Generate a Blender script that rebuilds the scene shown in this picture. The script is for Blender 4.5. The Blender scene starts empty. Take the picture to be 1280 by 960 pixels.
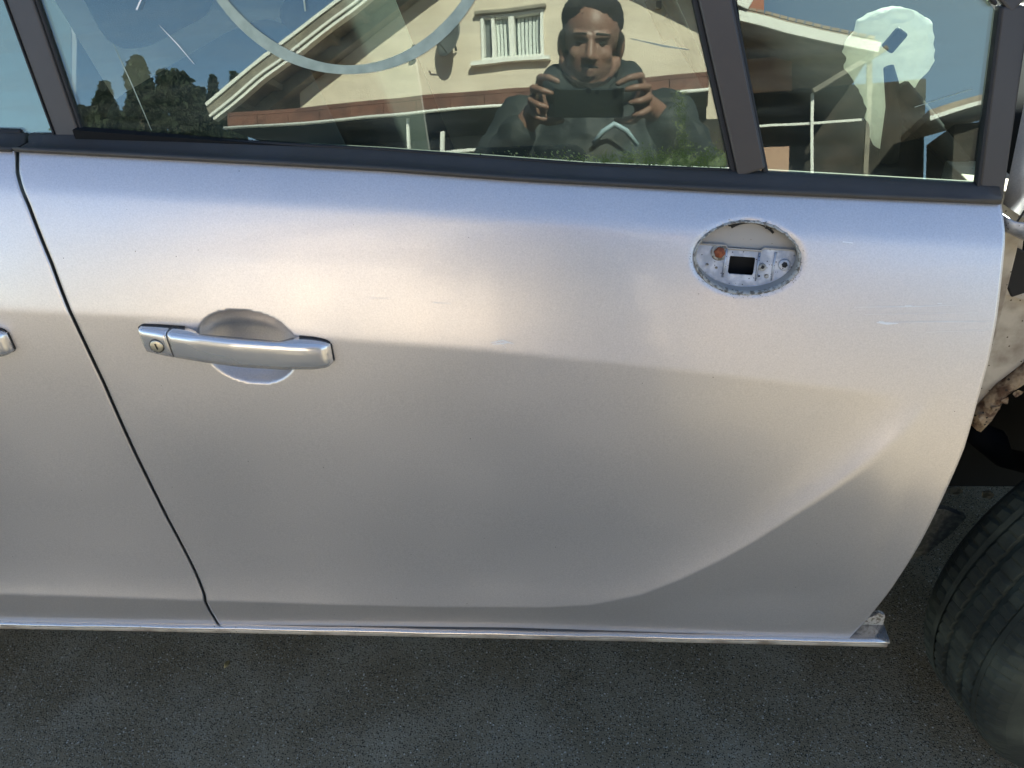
import bpy, bmesh, math, random
import numpy as np
from mathutils import Vector, Matrix, noise
random.seed(7); rng = np.random.default_rng(7)
R = math.radians
SC = bpy.context.scene
COL = SC.collection

# ------------------------------------------------------------------ camera
cam_d = bpy.data.cameras.new('camera')
cam = bpy.data.objects.new('camera', cam_d); COL.objects.link(cam); SC.camera = cam
YAW, PITCH, ROLL = R(-6.82659), R(34.88436), R(-4.38006)
fw = Vector((math.sin(YAW)*math.cos(PITCH), math.cos(YAW)*math.cos(PITCH), -math.sin(PITCH)))
r0 = fw.cross(Vector((0, 0, 1))).normalized(); u0 = r0.cross(fw)
rr = r0*math.cos(ROLL) + u0*math.sin(ROLL); uu = u0*math.cos(ROLL) - r0*math.sin(ROLL)
CAM = Vector((0, -0.80865, 1.30811))
cam.matrix_world = Matrix(((rr.x, uu.x, -fw.x, CAM.x), (rr.y, uu.y, -fw.y, CAM.y), (rr.z, uu.z, -fw.z, CAM.z), (0, 0, 0, 1)))
cam_d.sensor_width = 36; cam_d.lens = 36*1000/1280
cam_d.clip_start = 0.003; cam_d.clip_end = 2000

# ------------------------------------------------------------------ light
SUN_EL, SUN_AZ = R(35), R(22)          # azimuth measured from +Y towards +X
w = bpy.data.worlds.new('World'); SC.world = w; w.use_nodes = True
nt = w.node_tree; nt.nodes.clear()
sky = nt.nodes.new('ShaderNodeTexSky'); sky.sky_type = 'NISHITA'; sky.sun_disc = False
sky.sun_elevation = SUN_EL; sky.sun_rotation = SUN_AZ; sky.air_density = 0.85; sky.dust_density = 0.2; sky.ozone_density = 1.0
bg = nt.nodes.new('ShaderNodeBackground'); bg.inputs['Strength'].default_value = 0.075
wo = nt.nodes.new('ShaderNodeOutputWorld')
nt.links.new(sky.outputs[0], bg.inputs[0]); nt.links.new(bg.outputs[0], wo.inputs[0])
sd = bpy.data.lights.new('sun', 'SUN'); sd.energy = 5.0; sd.angle = R(0.5); sd.color = (1, 0.93, 0.82)
sun = bpy.data.objects.new('sun', sd); COL.objects.link(sun)
sdir = Vector((math.sin(SUN_AZ)*math.cos(SUN_EL), math.cos(SUN_AZ)*math.cos(SUN_EL), math.sin(SUN_EL)))
sun.rotation_euler = sdir.to_track_quat('Z', 'Y').to_euler(); sun.location = (3, 3, 8)
SC.view_settings.view_transform = 'Standard'; SC.view_settings.look = 'None'
SC.view_settings.exposure = 2.2; SC.view_settings.gamma = 1
SC.cycles.max_bounces = 8; SC.cycles.transparent_max_bounces = 12
SC.cycles.caustics_reflective = False; SC.cycles.caustics_refractive = False

# ------------------------------------------------------------------ materials
def mat(name, col=(.5, .5, .5), rough=.5, metal=0, coat=0, spec=.5, coat_rough=.03, emit=None, bump=None, var=None, spots=None, sheen=0):
    """bump=(scale, strength, distance) var=(scale, colour2, lo, hi, detail) spots=(scale, threshold, colour)"""
    m = bpy.data.materials.new(name); m.use_nodes = True; t = m.node_tree; N = t.nodes; L = t.links
    p = N['Principled BSDF']
    p.inputs['Base Color'].default_value = (*col, 1); p.inputs['Roughness'].default_value = rough
    p.inputs['Metallic'].default_value = metal; p.inputs['Coat Weight'].default_value = coat
    p.inputs['Coat Roughness'].default_value = coat_rough; p.inputs['Specular IOR Level'].default_value = spec
    if sheen: p.inputs['Sheen Weight'].default_value = sheen
    tc = N.new('ShaderNodeTexCoord')
    last = None
    if var:
        n = N.new('ShaderNodeTexNoise'); n.inputs['Scale'].default_value = var[0]; n.inputs['Detail'].default_value = var[4] if len(var) > 4 else 5
        L.new(tc.outputs['Object'], n.inputs['Vector'])
        mr = N.new('ShaderNodeMapRange'); mr.inputs[1].default_value = var[2]; mr.inputs[2].default_value = var[3]
        L.new(n.outputs[0], mr.inputs[0])
        mx = N.new('ShaderNodeMix'); mx.data_type = 'RGBA'; mx.inputs[6].default_value = (*col, 1); mx.inputs[7].default_value = (*var[1], 1)
        L.new(mr.outputs[0], mx.inputs[0]); last = mx.outputs[2]
    for s in (spots or []):
        v = N.new('ShaderNodeTexVoronoi'); v.inputs['Scale'].default_value = s[0]; v.inputs['Randomness'].default_value = 1
        L.new(tc.outputs['Object'], v.inputs['Vector'])
        sep = N.new('ShaderNodeSeparateColor'); L.new(v.outputs['Color'], sep.inputs[0])
        lt = N.new('ShaderNodeMath'); lt.operation = 'LESS_THAN'; lt.inputs[1].default_value = s[1]
        L.new(v.outputs['Distance'], lt.inputs[0])
        l2 = N.new('ShaderNodeMath'); l2.operation = 'LESS_THAN'; l2.inputs[1].default_value = s[3] if len(s) > 3 else 1.0
        L.new(sep.outputs[0], l2.inputs[0])
        mu = N.new('ShaderNodeMath'); mu.operation = 'MULTIPLY'; L.new(lt.outputs[0], mu.inputs[0]); L.new(l2.outputs[0], mu.inputs[1])
        mx = N.new('ShaderNodeMix'); mx.data_type = 'RGBA'
        if last: L.new(last, mx.inputs[6])
        else: mx.inputs[6].default_value = (*col, 1)
        mx.inputs[7].default_value = (*s[2], 1); L.new(mu.outputs[0], mx.inputs[0]); last = mx.outputs[2]
    if last: L.new(last, p.inputs['Base Color'])
    if bump:
        n = N.new('ShaderNodeTexNoise'); n.inputs['Scale'].default_value = bump[0]; n.inputs['Detail'].default_value = 4
        L.new(tc.outputs['Object'], n.inputs['Vector'])
        b = N.new('ShaderNodeBump'); b.inputs['Strength'].default_value = bump[1]; b.inputs['Distance'].default_value = bump[2]
        L.new(n.outputs[0], b.inputs['Height']); L.new(b.outputs[0], p.inputs['Normal'])
    if emit: p.inputs['Emission Color'].default_value = (*emit[0], 1); p.inputs['Emission Strength'].default_value = emit[1]
    return m

def glass_mat(name, tint, refl, smear=0.0):
    m = bpy.data.materials.new(name); m.use_nodes = True; t = m.node_tree; N = t.nodes; L = t.links; N.clear()
    o = N.new('ShaderNodeOutputMaterial'); tr = N.new('ShaderNodeBsdfTransparent'); tr.inputs[0].default_value = (*tint, 1)
    gl = N.new('ShaderNodeBsdfGlossy'); gl.inputs['Roughness'].default_value = 0.0; gl.inputs['Color'].default_value = (.92, 1, .95, 1)
    lw = N.new('ShaderNodeFresnel'); lw.inputs[0].default_value = 1.5
    ad = N.new('ShaderNodeMath'); ad.operation = 'ADD'; ad.inputs[1].default_value = refl; ad.use_clamp = True
    L.new(lw.outputs[0], ad.inputs[0])
    mx = N.new('ShaderNodeMixShader'); L.new(ad.outputs[0], mx.inputs[0]); L.new(tr.outputs[0], mx.inputs[1]); L.new(gl.outputs[0], mx.inputs[2])
    tc = N.new('ShaderNodeTexCoord')
    # dusty film with wiped streaks
    mp = N.new('ShaderNodeMapping'); mp.inputs['Scale'].default_value = (3, 3, 26); L.new(tc.outputs['Object'], mp.inputs[0])
    n = N.new('ShaderNodeTexNoise'); n.inputs['Scale'].default_value = 2.2; n.inputs['Detail'].default_value = 6; L.new(mp.outputs[0], n.inputs['Vector'])
    mr = N.new('ShaderNodeMapRange'); mr.inputs[1].default_value = .45; mr.inputs[2].default_value = .8; mr.inputs[3].default_value = smear*.4; mr.inputs[4].default_value = smear*3.5
    L.new(n.outputs[0], mr.inputs[0])
    df = N.new('ShaderNodeBsdfDiffuse'); df.inputs[0].default_value = (.42, .46, .38, 1)
    m2 = N.new('ShaderNodeMixShader'); L.new(mr.outputs[0], m2.inputs[0]); L.new(mx.outputs[0], m2.inputs[1]); L.new(df.outputs[0], m2.inputs[2])
    # faint waviness of tempered glass
    n2 = N.new('ShaderNodeTexNoise'); n2.inputs['Scale'].default_value = 9; n2.inputs['Detail'].default_value = 1; L.new(tc.outputs['Object'], n2.inputs['Vector'])
    b = N.new('ShaderNodeBump'); b.inputs['Strength'].default_value = .09; b.inputs['Distance'].default_value = .0015
    L.new(n2.outputs[0], b.inputs['Height']); L.new(b.outputs[0], gl.inputs['Normal'])
    L.new(m2.outputs[0], o.inputs[0]); return m

PAINT_C = (.685, .655, .645)
def paint_mat():
    m = mat('silver_paint', PAINT_C, .36, .74, coat=.38, coat_rough=.08,
            spots=[(150, .09, (.16, .14, .12), .010), (60, .035, (.08, .07, .06), .06)])
    t = m.node_tree; N = t.nodes; L = t.links; p = N['Principled BSDF']; tc = N.new('ShaderNodeTexCoord')
    n = N.new('ShaderNodeTexNoise'); n.inputs['Scale'].default_value = 900; n.inputs['Detail'].default_value = 2
    L.new(tc.outputs['Object'], n.inputs['Vector'])
    b = N.new('ShaderNodeBump'); b.inputs['Strength'].default_value = .16; b.inputs['Distance'].default_value = .0006
    L.new(n.outputs[0], b.inputs['Height']); L.new(b.outputs[0], p.inputs['Normal'])
    # metallic flake grain in the colour
    src = p.inputs['Base Color'].links[0].from_socket
    n3 = N.new('ShaderNodeTexNoise'); n3.inputs['Scale'].default_value = 520; n3.inputs['Detail'].default_value = 3; n3.inputs['Roughness'].default_value = .8; L.new(tc.outputs['Object'], n3.inputs['Vector'])
    m3 = N.new('ShaderNodeMapRange'); m3.inputs[1].default_value = .3; m3.inputs[2].default_value = .7; m3.inputs[3].default_value = .89; m3.inputs[4].default_value = 1.10; L.new(n3.outputs[0], m3.inputs[0])
    hs = N.new('ShaderNodeHueSaturation'); L.new(src, hs.inputs['Color']); L.new(m3.outputs[0], hs.inputs['Value']); L.new(hs.outputs[0], p.inputs['Base Color'])
    # dust film: uneven roughness
    n2 = N.new('ShaderNodeTexNoise'); n2.inputs['Scale'].default_value = 5; n2.inputs['Detail'].default_value = 7; L.new(tc.outputs['Object'], n2.inputs['Vector'])
    mr = N.new('ShaderNodeMapRange'); mr.inputs[1].default_value = .35; mr.inputs[2].default_value = .7; mr.inputs[3].default_value = .34; mr.inputs[4].default_value = .43
    L.new(n2.outputs[0], mr.inputs[0]); L.new(mr.outputs[0], p.inputs['Roughness'])
    return m
M = {}
M['paint'] = paint_mat()
M['handle'] = mat('handle_paint', (.74, .715, .69), .22, .72, coat=.8)
M['chrome'] = mat('bright_trim', (.74, .69, .64), .24, .75, bump=(90, .2, .001), spots=[(170, .16, (.14, .11, .08), .18)])
M['rubber'] = mat('black_rubber', (.044, .041, .037), .50, bump=(300, .2, .001), var=(14, (.05, .05, .05), .45, .75))
M['seal'] = mat('seal_black', (.008, .008, .009), .6)
M['frame'] = mat('satin_black_trim', (.052, .045, .040), .38, bump=(500, .15, .0005), var=(9, (.06, .055, .05), .4, .75))
M['glassA'] = glass_mat('side_glass', (.78, .86, .80), .054, .030)
M['glassB'] = glass_mat('screen_glass', (.72, .80, .76), .05, .01)
M['dark'] = mat('dark_cavity', (.012, .012, .012), .8)
M['inner'] = mat('primed_inner_metal', (.50, .46, .39), .55, .2, var=(22, (.22, .18, .14), .45, .7), bump=(80, .3, .002), spots=[(180, .2, (.08, .06, .04), .12)])
M['plate'] = mat('bluish_bracket_metal', (.36, .39, .45), .42, .55, var=(60, (.60, .62, .66), .45, .62), spots=[(420, .28, (.04, .035, .035), .16)], bump=(200, .4, .002))
M['flap'] = mat('beige_inner_paint', (.42, .385, .34), .5, .3, spots=[(350, .18, (.2, .17, .13), .1)])
M['rustbolt'] = mat('rusted_bolt', (.30, .09, .035), .8, bump=(400, .6, .002), var=(300, (.20, .05, .02), .4, .6))
M['rust'] = mat('rusty_flange', (.36, .27, .17), .85, var=(70, (.10, .055, .03), .42, .6), bump=(120, .8, .005), spots=[(150, .25, (.04, .03, .02), .3)])
M['grime'] = mat('grimy_edge', (.46, .44, .39), .8, var=(230, (.16, .14, .11), .46, .60), bump=(400, .8, .002))
M['seat'] = mat('dark_seat_cloth', (.035, .037, .04), .9, bump=(500, .5, .002))
M['dash'] = mat('dash_plastic', (.016, .017, .018), .95, spec=.08, bump=(300, .3, .001))
M['tyre'] = mat('tyre_rubber', (.020, .024, .018), .85, bump=(160, .4, .002), var=(14, (.058, .066, .048), .42, .7))
M['rim'] = mat('steel_rim', (.22, .22, .21), .5, .6, var=(12, (.12, .10, .08), .4, .7))
M['mark'] = mat('marker_paint', (.42, .50, .42), .8, var=(60, (.30, .37, .31), .35, .65))
M['white'] = mat('white_scratch_glint', (.92, .92, .90), .6)
M['bag'] = mat('crumpled_pale_fabric', (.88, .88, .84), .75, bump=(38, .9, .012), var=(20, (.50, .52, .44), .5, .75))
M['brass'] = mat('brass_keyway', (.60, .55, .43), .35, .8)
M['moss'] = mat('moss', (.16, .23, .07), .95, var=(90, (.48, .56, .26), .45, .65))
M['ground'] = mat('asphalt', (.225, .192, .125), .97, var=(6, (.31, .28, .20), .42, .68, 15), bump=(320, .8, .004), spec=.15,
                  spots=[(330, .45, (.05, .046, .034), .38), (290, .42, (.36, .35, .28), .20), (170, .28, (.60, .58, .50), .05)])
# big soft colour change of the yard surface: worn lighter tracks away from the car
M['stucco'] = mat('warm_stucco', (.72, .63, .50), .9, bump=(60, .7, .015), var=(1.6, (.58, .50, .39), .42, .72, 9))
M['wood'] = mat('brown_boards', (.17, .075, .05), .7, var=(5, (.11, .05, .035), .4, .6))
M['timber'] = mat('weathered_soffit', (.26, .23, .18), .8, var=(6, (.17, .15, .12), .4, .65))
M['whitep'] = mat('white_paint', (.78, .78, .72), .5)
M['tile'] = mat('roof_tile', (.36, .28, .21), .85, var=(5, (.24, .18, .14), .4, .65))
M['pane'] = mat('house_pane', (.03, .04, .04), .05, spec=.8)
M['curtain'] = mat('curtain', (.62, .66, .62), .9)
M['darkwall'] = mat('painted_shade_wall', (.055, .045, .035), .9, var=(3, (.03, .028, .022), .4, .6))  # porch and roof shade is put into this near-black wall colour
M['dish'] = mat('grey_dish', (.11, .12, .12), .5)
M['pink'] = mat('clay_plaster', (.48, .30, .21), .9, var=(3, (.38, .23, .16), .4, .65))
M['leaf'] = mat('conifer_foliage', (.032, .048, .028), .85, var=(.9, (.065, .08, .045), .4, .65))
M['bark'] = mat('bark', (.09, .065, .045), .95, bump=(20, .7, .02))
M['skin'] = mat('skin', (.22, .125, .09), .5, var=(40, (.22, .115, .08), .4, .7), bump=(300, .15, .001))
M['hair'] = mat('dark_hair', (.012, .010, .009), .75, bump=(260, 1, .012), var=(120, (.05, .04, .035), .5, .7))
M['jacket'] = mat('dark_jacket', (.020, .028, .028), .70, bump=(22, .4, .02))
M['piping'] = mat('pale_piping', (.34, .46, .50), .5)
M['trouser'] = mat('blue_jeans', (.035, .045, .075), .85, bump=(200, .4, .003))
M['shoe'] = mat('shoe_black', (.02, .02, .02), .5)
M['phone'] = mat('phone_black', (.022, .030, .030), .2, coat=.5)
M['lens'] = mat('lens_glass', (.01, .012, .02), .04, spec=.9)
M['dryleaf'] = mat('dry_leaf', (.26, .21, .09), .7)
M['grit'] = mat('grit', (.22, .22, .20), .9, var=(40, (.10, .10, .09), .4, .6))
M['red'] = mat('red_brick', (.34, .11, .06), .9)

def translucent(m, f=.45, col=(.80, .86, .72)):
    t = m.node_tree; p = t.nodes['Principled BSDF']; tr = t.nodes.new('ShaderNodeBsdfTranslucent'); tr.inputs[0].default_value = (*col, 1)
    mx = t.nodes.new('ShaderNodeMixShader'); mx.inputs[0].default_value = f; o = t.nodes['Material Output']
    t.links.new(p.outputs[0], mx.inputs[1]); t.links.new(tr.outputs[0], mx.inputs[2]); t.links.new(mx.outputs[0], o.inputs[0])
translucent(M['bag'], .50, (.95, .93, .88))
# ------------------------------------------------------------------ helpers
def tag(o, label=None, cat=None, group=None, kind=None):
    for k, v in (('label', label), ('category', cat), ('group', group), ('kind', kind)):
        if v: o[k] = v
    return o
def empty(name, loc=(0, 0, 0), rz=0):
    o = bpy.data.objects.new(name, None); COL.objects.link(o); o.location = loc; o.rotation_euler = (0, 0, rz); o.empty_display_size = .1; return o
def obj(name, V, F, m, parent=None, smooth=True):
    me = bpy.data.meshes.new(name); me.from_pydata([tuple(map(float, v)) for v in V], [], [tuple(int(i) for i in f) for f in F]); me.validate(); me.update()
    if smooth: me.polygons.foreach_set('use_smooth', [True]*len(me.polygons))
    me.materials.append(m); o = bpy.data.objects.new(name, me); COL.objects.link(o)
    if parent: o.parent = parent
    return o
def objb(name, bm, m, parent=None, smooth=False, bevel=0, seg=2):
    me = bpy.data.meshes.new(name); bm.to_mesh(me); bm.free()
    if smooth: me.polygons.foreach_set('use_smooth', [True]*len(me.polygons))
    me.materials.append(m); o = bpy.data.objects.new(name, me); COL.objects.link(o)
    if parent: o.parent = parent
    if bevel:
        b = o.modifiers.new('bevel', 'BEVEL'); b.width = bevel; b.segments = seg; b.limit_method = 'ANGLE'; b.angle_limit = R(35)
    return o
def box(bm, c, s, rot=None):
    r = bmesh.ops.create_cube(bm, size=1); mx = Matrix.Translation(c) @ (rot.to_4x4() if rot else Matrix.Identity(4)) @ Matrix.Diagonal((*s, 1))
    bmesh.ops.transform(bm, matrix=mx, verts=r['verts']); return r['verts']
def bar(bm, a, b, wd, hd, up=(0, 0, 1)):
    a = Vector(a); b = Vector(b); d = b-a; L_ = d.length; d.normalize(); up = Vector(up)
    s = d.cross(up).normalized(); t = s.cross(d)
    mx = Matrix(((d.x, s.x, t.x, (a.x+b.x)/2), (d.y, s.y, t.y, (a.y+b.y)/2), (d.z, s.z, t.z, (a.z+b.z)/2), (0, 0, 0, 1)))
    r = bmesh.ops.create_cube(bm, size=1); bmesh.ops.transform(bm, matrix=mx @ Matrix.Diagonal((L_, wd, hd, 1)), verts=r['verts'])
def tube(pts, rad, n=12, closed=False, caps=True):
    P = [Vector(p) for p in pts]; V = []; F = []; rad = rad if hasattr(rad, '__len__') else [rad]*len(P); up = None
    for i, p in enumerate(P):
        a = P[i-1] if (i or closed) else p; b = P[(i+1) % len(P)] if (i < len(P)-1 or closed) else p
        t = (b-a).normalized()
        if up is None: up = t.orthogonal().normalized()
        up = (up - t*up.dot(t)).normalized(); s = t.cross(up)
        for k in range(n):
            an = 2*math.pi*k/n; V.append(p + (up*math.cos(an)+s*math.sin(an))*rad[i])
    m_ = len(P) if closed else len(P)-1
    for i in range(m_):
        for k in range(n):
            j = (i+1) % len(P); F.append((i*n+k, i*n+(k+1) % n, j*n+(k+1) % n, j*n+k))
    if caps and not closed: F.append(tuple(range(n))[::-1]); F.append(tuple(range((len(P)-1)*n, len(P)*n)))
    return V, F
def loft(secs, closed=True, caps=True):
    n = len(secs[0]); V = [v for s in secs for v in s]; F = []
    for i in range(len(secs)-1):
        for k in range(n if closed else n-1):
            F.append((i*n+k, i*n+(k+1) % n, (i+1)*n+(k+1) % n, (i+1)*n+k))
    if caps and closed: F.append(tuple(range(n))[::-1]); F.append(tuple(range((len(secs)-1)*n, len(secs)*n)))
    return V, F
def prism(outline, y0, y1):
    """outline in (x,z); between two y values (numbers or functions of x,z)"""
    f0 = y0 if callable(y0) else (lambda x, z: y0); f1 = y1 if callable(y1) else (lambda x, z: y1)
    n = len(outline); V = [(x, f0(x, z), z) for x, z in outline] + [(x, f1(x, z), z) for x, z in outline]
    F = [tuple(range(n)), tuple(range(n, 2*n))[::-1]] + [((i+1) % n, i, n+i, n+(i+1) % n) for i in range(n)]
    return V, F
def merge(*parts):
    V = []; F = []
    for v, f in parts:
        b = len(V); V += list(v); F += [tuple(i+b for i in q) for q in f]
    return V, F

# ------------------------------------------------------------------ door surface
BELT = [(-2.6, 1.10), (-1.6, 1.092), (-1.1, 1.075), (-0.7731, 1.0519), (-0.6391, 1.0417), (-0.4397, 1.0241), (-0.2243, 1.0047), (-0.0836, 0.989), (0.1413, 0.9686), (0.3106, 0.9549), (0.4365, 0.945), (0.5575, 0.9358), (1.0, .93), (1.7, .9)]
CR1 = [(-2.6, 0.96), (-1.2, 0.915), (-0.8105, 0.8861), (-0.6922, 0.8774), (-0.6045, 0.8713), (-0.5277, 0.8653), (-0.456, 0.8583), (-0.2838, 0.8317), (-0.1262, 0.8153), (0.0567, 0.7922), (0.2379, 0.7658), (0.328, 0.7506), (0.3811, 0.7359)]
CR2 = [(-2.6, 0.42), (-1.0757, 0.386), (-0.917, 0.3782), (-0.7853, 0.3766), (-0.5936, 0.3712), (-0.406, 0.3688), (-0.2111, 0.3707), (-0.0696, 0.3749), (-0.0002, 0.3851), (0.067, 0.4108), (0.12, 0.4463), (0.17, 0.4875), (0.2166, 0.5335), (0.2596, 0.5816), (0.3005, 0.6279), (0.3383, 0.676), (0.3644, 0.7099), (0.3811, 0.7359)]
CUTL = [(-0.6406, 1.0411), (-0.6397, 1.0232), (-0.6361, 1.0105), (-0.6293, 0.9898), (-0.6148, 0.9281), (-0.6056, 0.8682), (-0.5994, 0.7732), (-0.5975, 0.6577), (-0.5933, 0.5377), (-0.5871, 0.4371), (-0.5838, 0.3817), (-0.59, 0.3427), (-0.5948, 0.2946), (-0.5968, 0.22)]
CUTR = [(0.4375, 0.9449), (0.4398, 0.921), (0.4401, 0.8833), (0.4407, 0.8341), (0.4392, 0.7903), (0.4356, 0.743), (0.4333, 0.6801), (0.4259, 0.609), (0.4184, 0.5219), (0.4071, 0.4241), (0.3952, 0.3391), (0.3828, 0.282), (0.37679999999999997, 0.22)]
BOT = [(-2.6, 0.33), (-1.1382, 0.2968), (-0.9698, 0.2927), (-0.5961, 0.2915), (-0.1227, 0.2941), (0.3832, 0.2797), (0.5332, 0.2787)]
A_ = lambda l: np.array(l)
def ip(l, x): a = A_(l); return np.interp(x, a[:, 0], a[:, 1])
def ipz(l, z): a = A_(l)[::-1]; return np.interp(z, a[:, 1], a[:, 0])
def sst(t): t = np.clip(t, 0, 1); return t*t*(3-2*t)
def alpha(x, z):
    h = ip(BELT, x)-z
    aU = np.interp(h, [0, .012, .03, .042, .06, .12, .2, .3], [42, 38, 33, 24, 21.5, 17, 11, 8])
    z1 = ip(CR1, x); z2 = ip(CR2, x); xt, ztip = CR1[-1]
    z1 = np.where(x > xt, ztip, z1); z2 = np.where(x > xt, ztip, z2)
    base = np.where(h > .2, np.interp(h, [.2, .27, .36, .50, .72], [11, 5.5, -1, -7, -11]), aU)
    z1 = np.where(x > xt, ztip-.45*(x-xt), z1); z2 = np.where(x > xt, ztip+1.6*(x-xt), z2)
    g_ = 1-sst((x-.10)/.34); fM = 1-sst((x-.335)/.10)
    w1 = .012+.008*sst((x-.2)/.2); w2 = .006+.03*sst((x-.2)/.2)
    S1 = sst((z1-z)/w1+.5); S2 = sst((z2-z)/w2+.5); d = np.maximum(z-z2, 0)
    aM = 2.5+(12+2*sst((x+.05)/.3))*np.exp(-(d/.055)**1.5)-4*sst((z1-z)/.30)
    aL = -14
    return base+(aM-base)*S1*(1-S2)*fM+(aL-base)*S2*g_
ZT, ZB, NZ, NX = 1.16, .2, 800, 620
XS = np.concatenate([np.linspace(-2.62, -.86, 90), np.linspace(-.85, .62, 440), np.linspace(.63, 1.75, 90)])
ZS = np.linspace(ZT, ZB, NZ); Xg, Zg = np.meshgrid(XS, ZS)
Ag = np.where(Zg > ip(BELT, Xg), 15, alpha(Xg, Zg)); DZ = ZS[0]-ZS[1]
Yg = -np.cumsum(np.tan(np.radians(Ag)), axis=0)*DZ
ibl = ((ZT-ip(BELT, XS))/DZ).astype(int); frac = (ZT-ip(BELT, XS))/DZ-ibl
yb = Yg[ibl, np.arange(NX)]*(1-frac)+Yg[ibl+1, np.arange(NX)]*frac
Yg = Yg-yb[None, :]+.035
# the lower hem of both doors runs straight into the sill
zb_ = ip(BOT, XS); ih_ = ((ZT-zb_)/DZ).astype(int); yh_ = Yg[ih_, np.arange(NX)]; sel_ = (XS > -1.3) & (XS < .40)
tgt_ = np.polyval(np.polyfit(XS[sel_], yh_[sel_], 1), np.clip(XS, -1.3, .45))
Yg = Yg+(tgt_-yh_)[None, :]*sst((.41-Zg)/.13)
# the body side tucks in towards both ends of the car
Yg = Yg + np.where(XS < -1.6, .18*(np.clip(-1.6-XS, 0, 1))**2, 0)[None, :]
# hand recess behind the door handle
def bowl(x, z, cx, cz, ax, az_t, az_b, depth, ang):
    c, s = math.cos(ang), math.sin(ang); X_ = (x-cx)*c+(z-cz)*s; Z_ = -(x-cx)*s+(z-cz)*c
    az_ = np.where(Z_ > 0, az_t, az_b); ax_ = ax
    q = (np.abs(X_)/ax_)**2.2+(np.abs(Z_)/az_)**2.1
    return depth*np.where(q < 1, (1-np.clip(q, 0, 1))**.62, 0)*(1-0)
def handle_bowl(x, z, hx=0., hz=0.): return bowl(x, z, -.4005+hx, .829+hz, .0590, .039, .056, .038, R(-9))
def Ysurf(x, z):
    x = np.asarray(x, float); z = np.asarray(z, float)
    j = np.clip(np.searchsorted(XS, x)-1, 0, NX-2); v = np.clip((x-XS[j])/(XS[j+1]-XS[j]), 0, 1)
    i = (ZT-z)/DZ; i0 = np.clip(i.astype(int), 0, NZ-2); u = np.clip(i-i0, 0, 1)
    return (Yg[i0, j]*(1-u)+Yg[i0+1, j]*u)*(1-v)+(Yg[i0, j+1]*(1-u)+Yg[i0+1, j+1]*u)*v
def Y1(x, z): return float(Ysurf(np.array([x]), np.array([z]))[0])
def Yn(x, z):
    e = .002; dx = (Y1(x+e, z)-Y1(x-e, z))/(2*e); dz = (Y1(x, z+e)-Y1(x, z-e))/(2*e); return Vector((dx, -1, dz)).normalized()

HOLE = (.1710, .9055, .0560, .0350, R(-6))     # centre x,z, half axes in x and z, tilt
def panel(name, xl, xr, nx, nz, parent, hole=False, bowls=(), flange=.014, xdens=None, mirror=None, cut=None, ztop=None):
    S = np.linspace(0, 1, nx) if xdens is None else xdens; T = np.linspace(0, 1, nz)
    S_, T_ = np.meshgrid(S, T); X = np.full_like(S_, 0.); Z = .6+0*S_
    for _ in range(12):
        X = xl(Z)+(xr(Z)-xl(Z))*S_
        zt = ip(BELT, X) if ztop is None else ztop(X); Z = zt+(ip(BOT, X)-zt)*T_
    Y = Ysurf(X, Z)
    for f in bowls: Y = Y+f(X, Z)
    V = np.stack([X, Y, Z], -1); nx = len(S)
    keep = np.ones((nz-1, nx-1), bool)
    if hole:
        cx, cz, a, b, an = HOLE; c, s = math.cos(an), math.sin(an)
        U = ((X-cx)*c+(Z-cz)*s)/a; W = (-(X-cx)*s+(Z-cz)*c)/b; Q = np.sqrt(U*U+W*W)
        inside = Q < 1; keep = ~(inside[:-1, :-1] | inside[1:, :-1] | inside[:-1, 1:] | inside[1:, 1:])
        near = np.zeros_like(inside)
        for dj in (-1, 0, 1):
            for di in (-1, 0, 1): near |= np.roll(np.roll(inside, di, 0), dj, 1)
        near &= ~inside; k = 1/np.maximum(Q, 1e-6)
        Xn = cx+(X-cx)*k; Zn = cz+(Z-cz)*k; X = np.where(near, Xn, X); Z = np.where(near, Zn, Z)
        Yl = Ysurf(X, Z); lip = np.clip((Q-1)/.16, 0, 1); Y = np.where(Q < 1.16, Yl+.0025*(1-lip)**2, Yl)
        for f in bowls: Y = Y+f(X, Z)
        V = np.stack([X, Y, Z], -1)
    if cut: 
        for (cx, cz, r) in cut:
            ins = (X-cx)**2+(Z-cz)**2 < r*r; keep &= ~(ins[:-1, :-1] & ins[1:, 1:])
    V = V.reshape(-1, 3); idx = lambda i, j: i*nx+j
    F = [(idx(i, j), idx(i+1, j), idx(i+1, j+1), idx(i, j+1)) for i in range(nz-1) for j in range(nx-1) if keep[i, j]]
    V = V.tolist()
    # hem flange round the outline
    loop = [idx(i, 0) for i in range(nz)] + [idx(nz-1, j) for j in range(1, nx)] + [idx(i, nx-1) for i in range(nz-2, -1, -1)]
    base = len(V)
    cxm = np.mean(X); 
    for q in loop:
        x, y, z = V[q]; V.append((x+(.0012 if x < cxm else -.0012), y+.0015, z))
    b2 = len(V)
    for q in loop:
        x, y, z = V[q]; V.append((x+(.002 if x < cxm else -.002), y+flange, z))
    for a in range(len(loop)-1):
        F.append((loop[a+1], loop[a], base+a, base+a+1)); F.append((base+a+1, base+a, b2+a, b2+a+1))
    if mirror is not None: V = [(x, mirror-y, z) for x, y, z in V]; F = [f[::-1] for f in F]
    F = [f[::-1] for f in F]
    return obj(name, V, F, M['paint'], parent)

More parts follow.
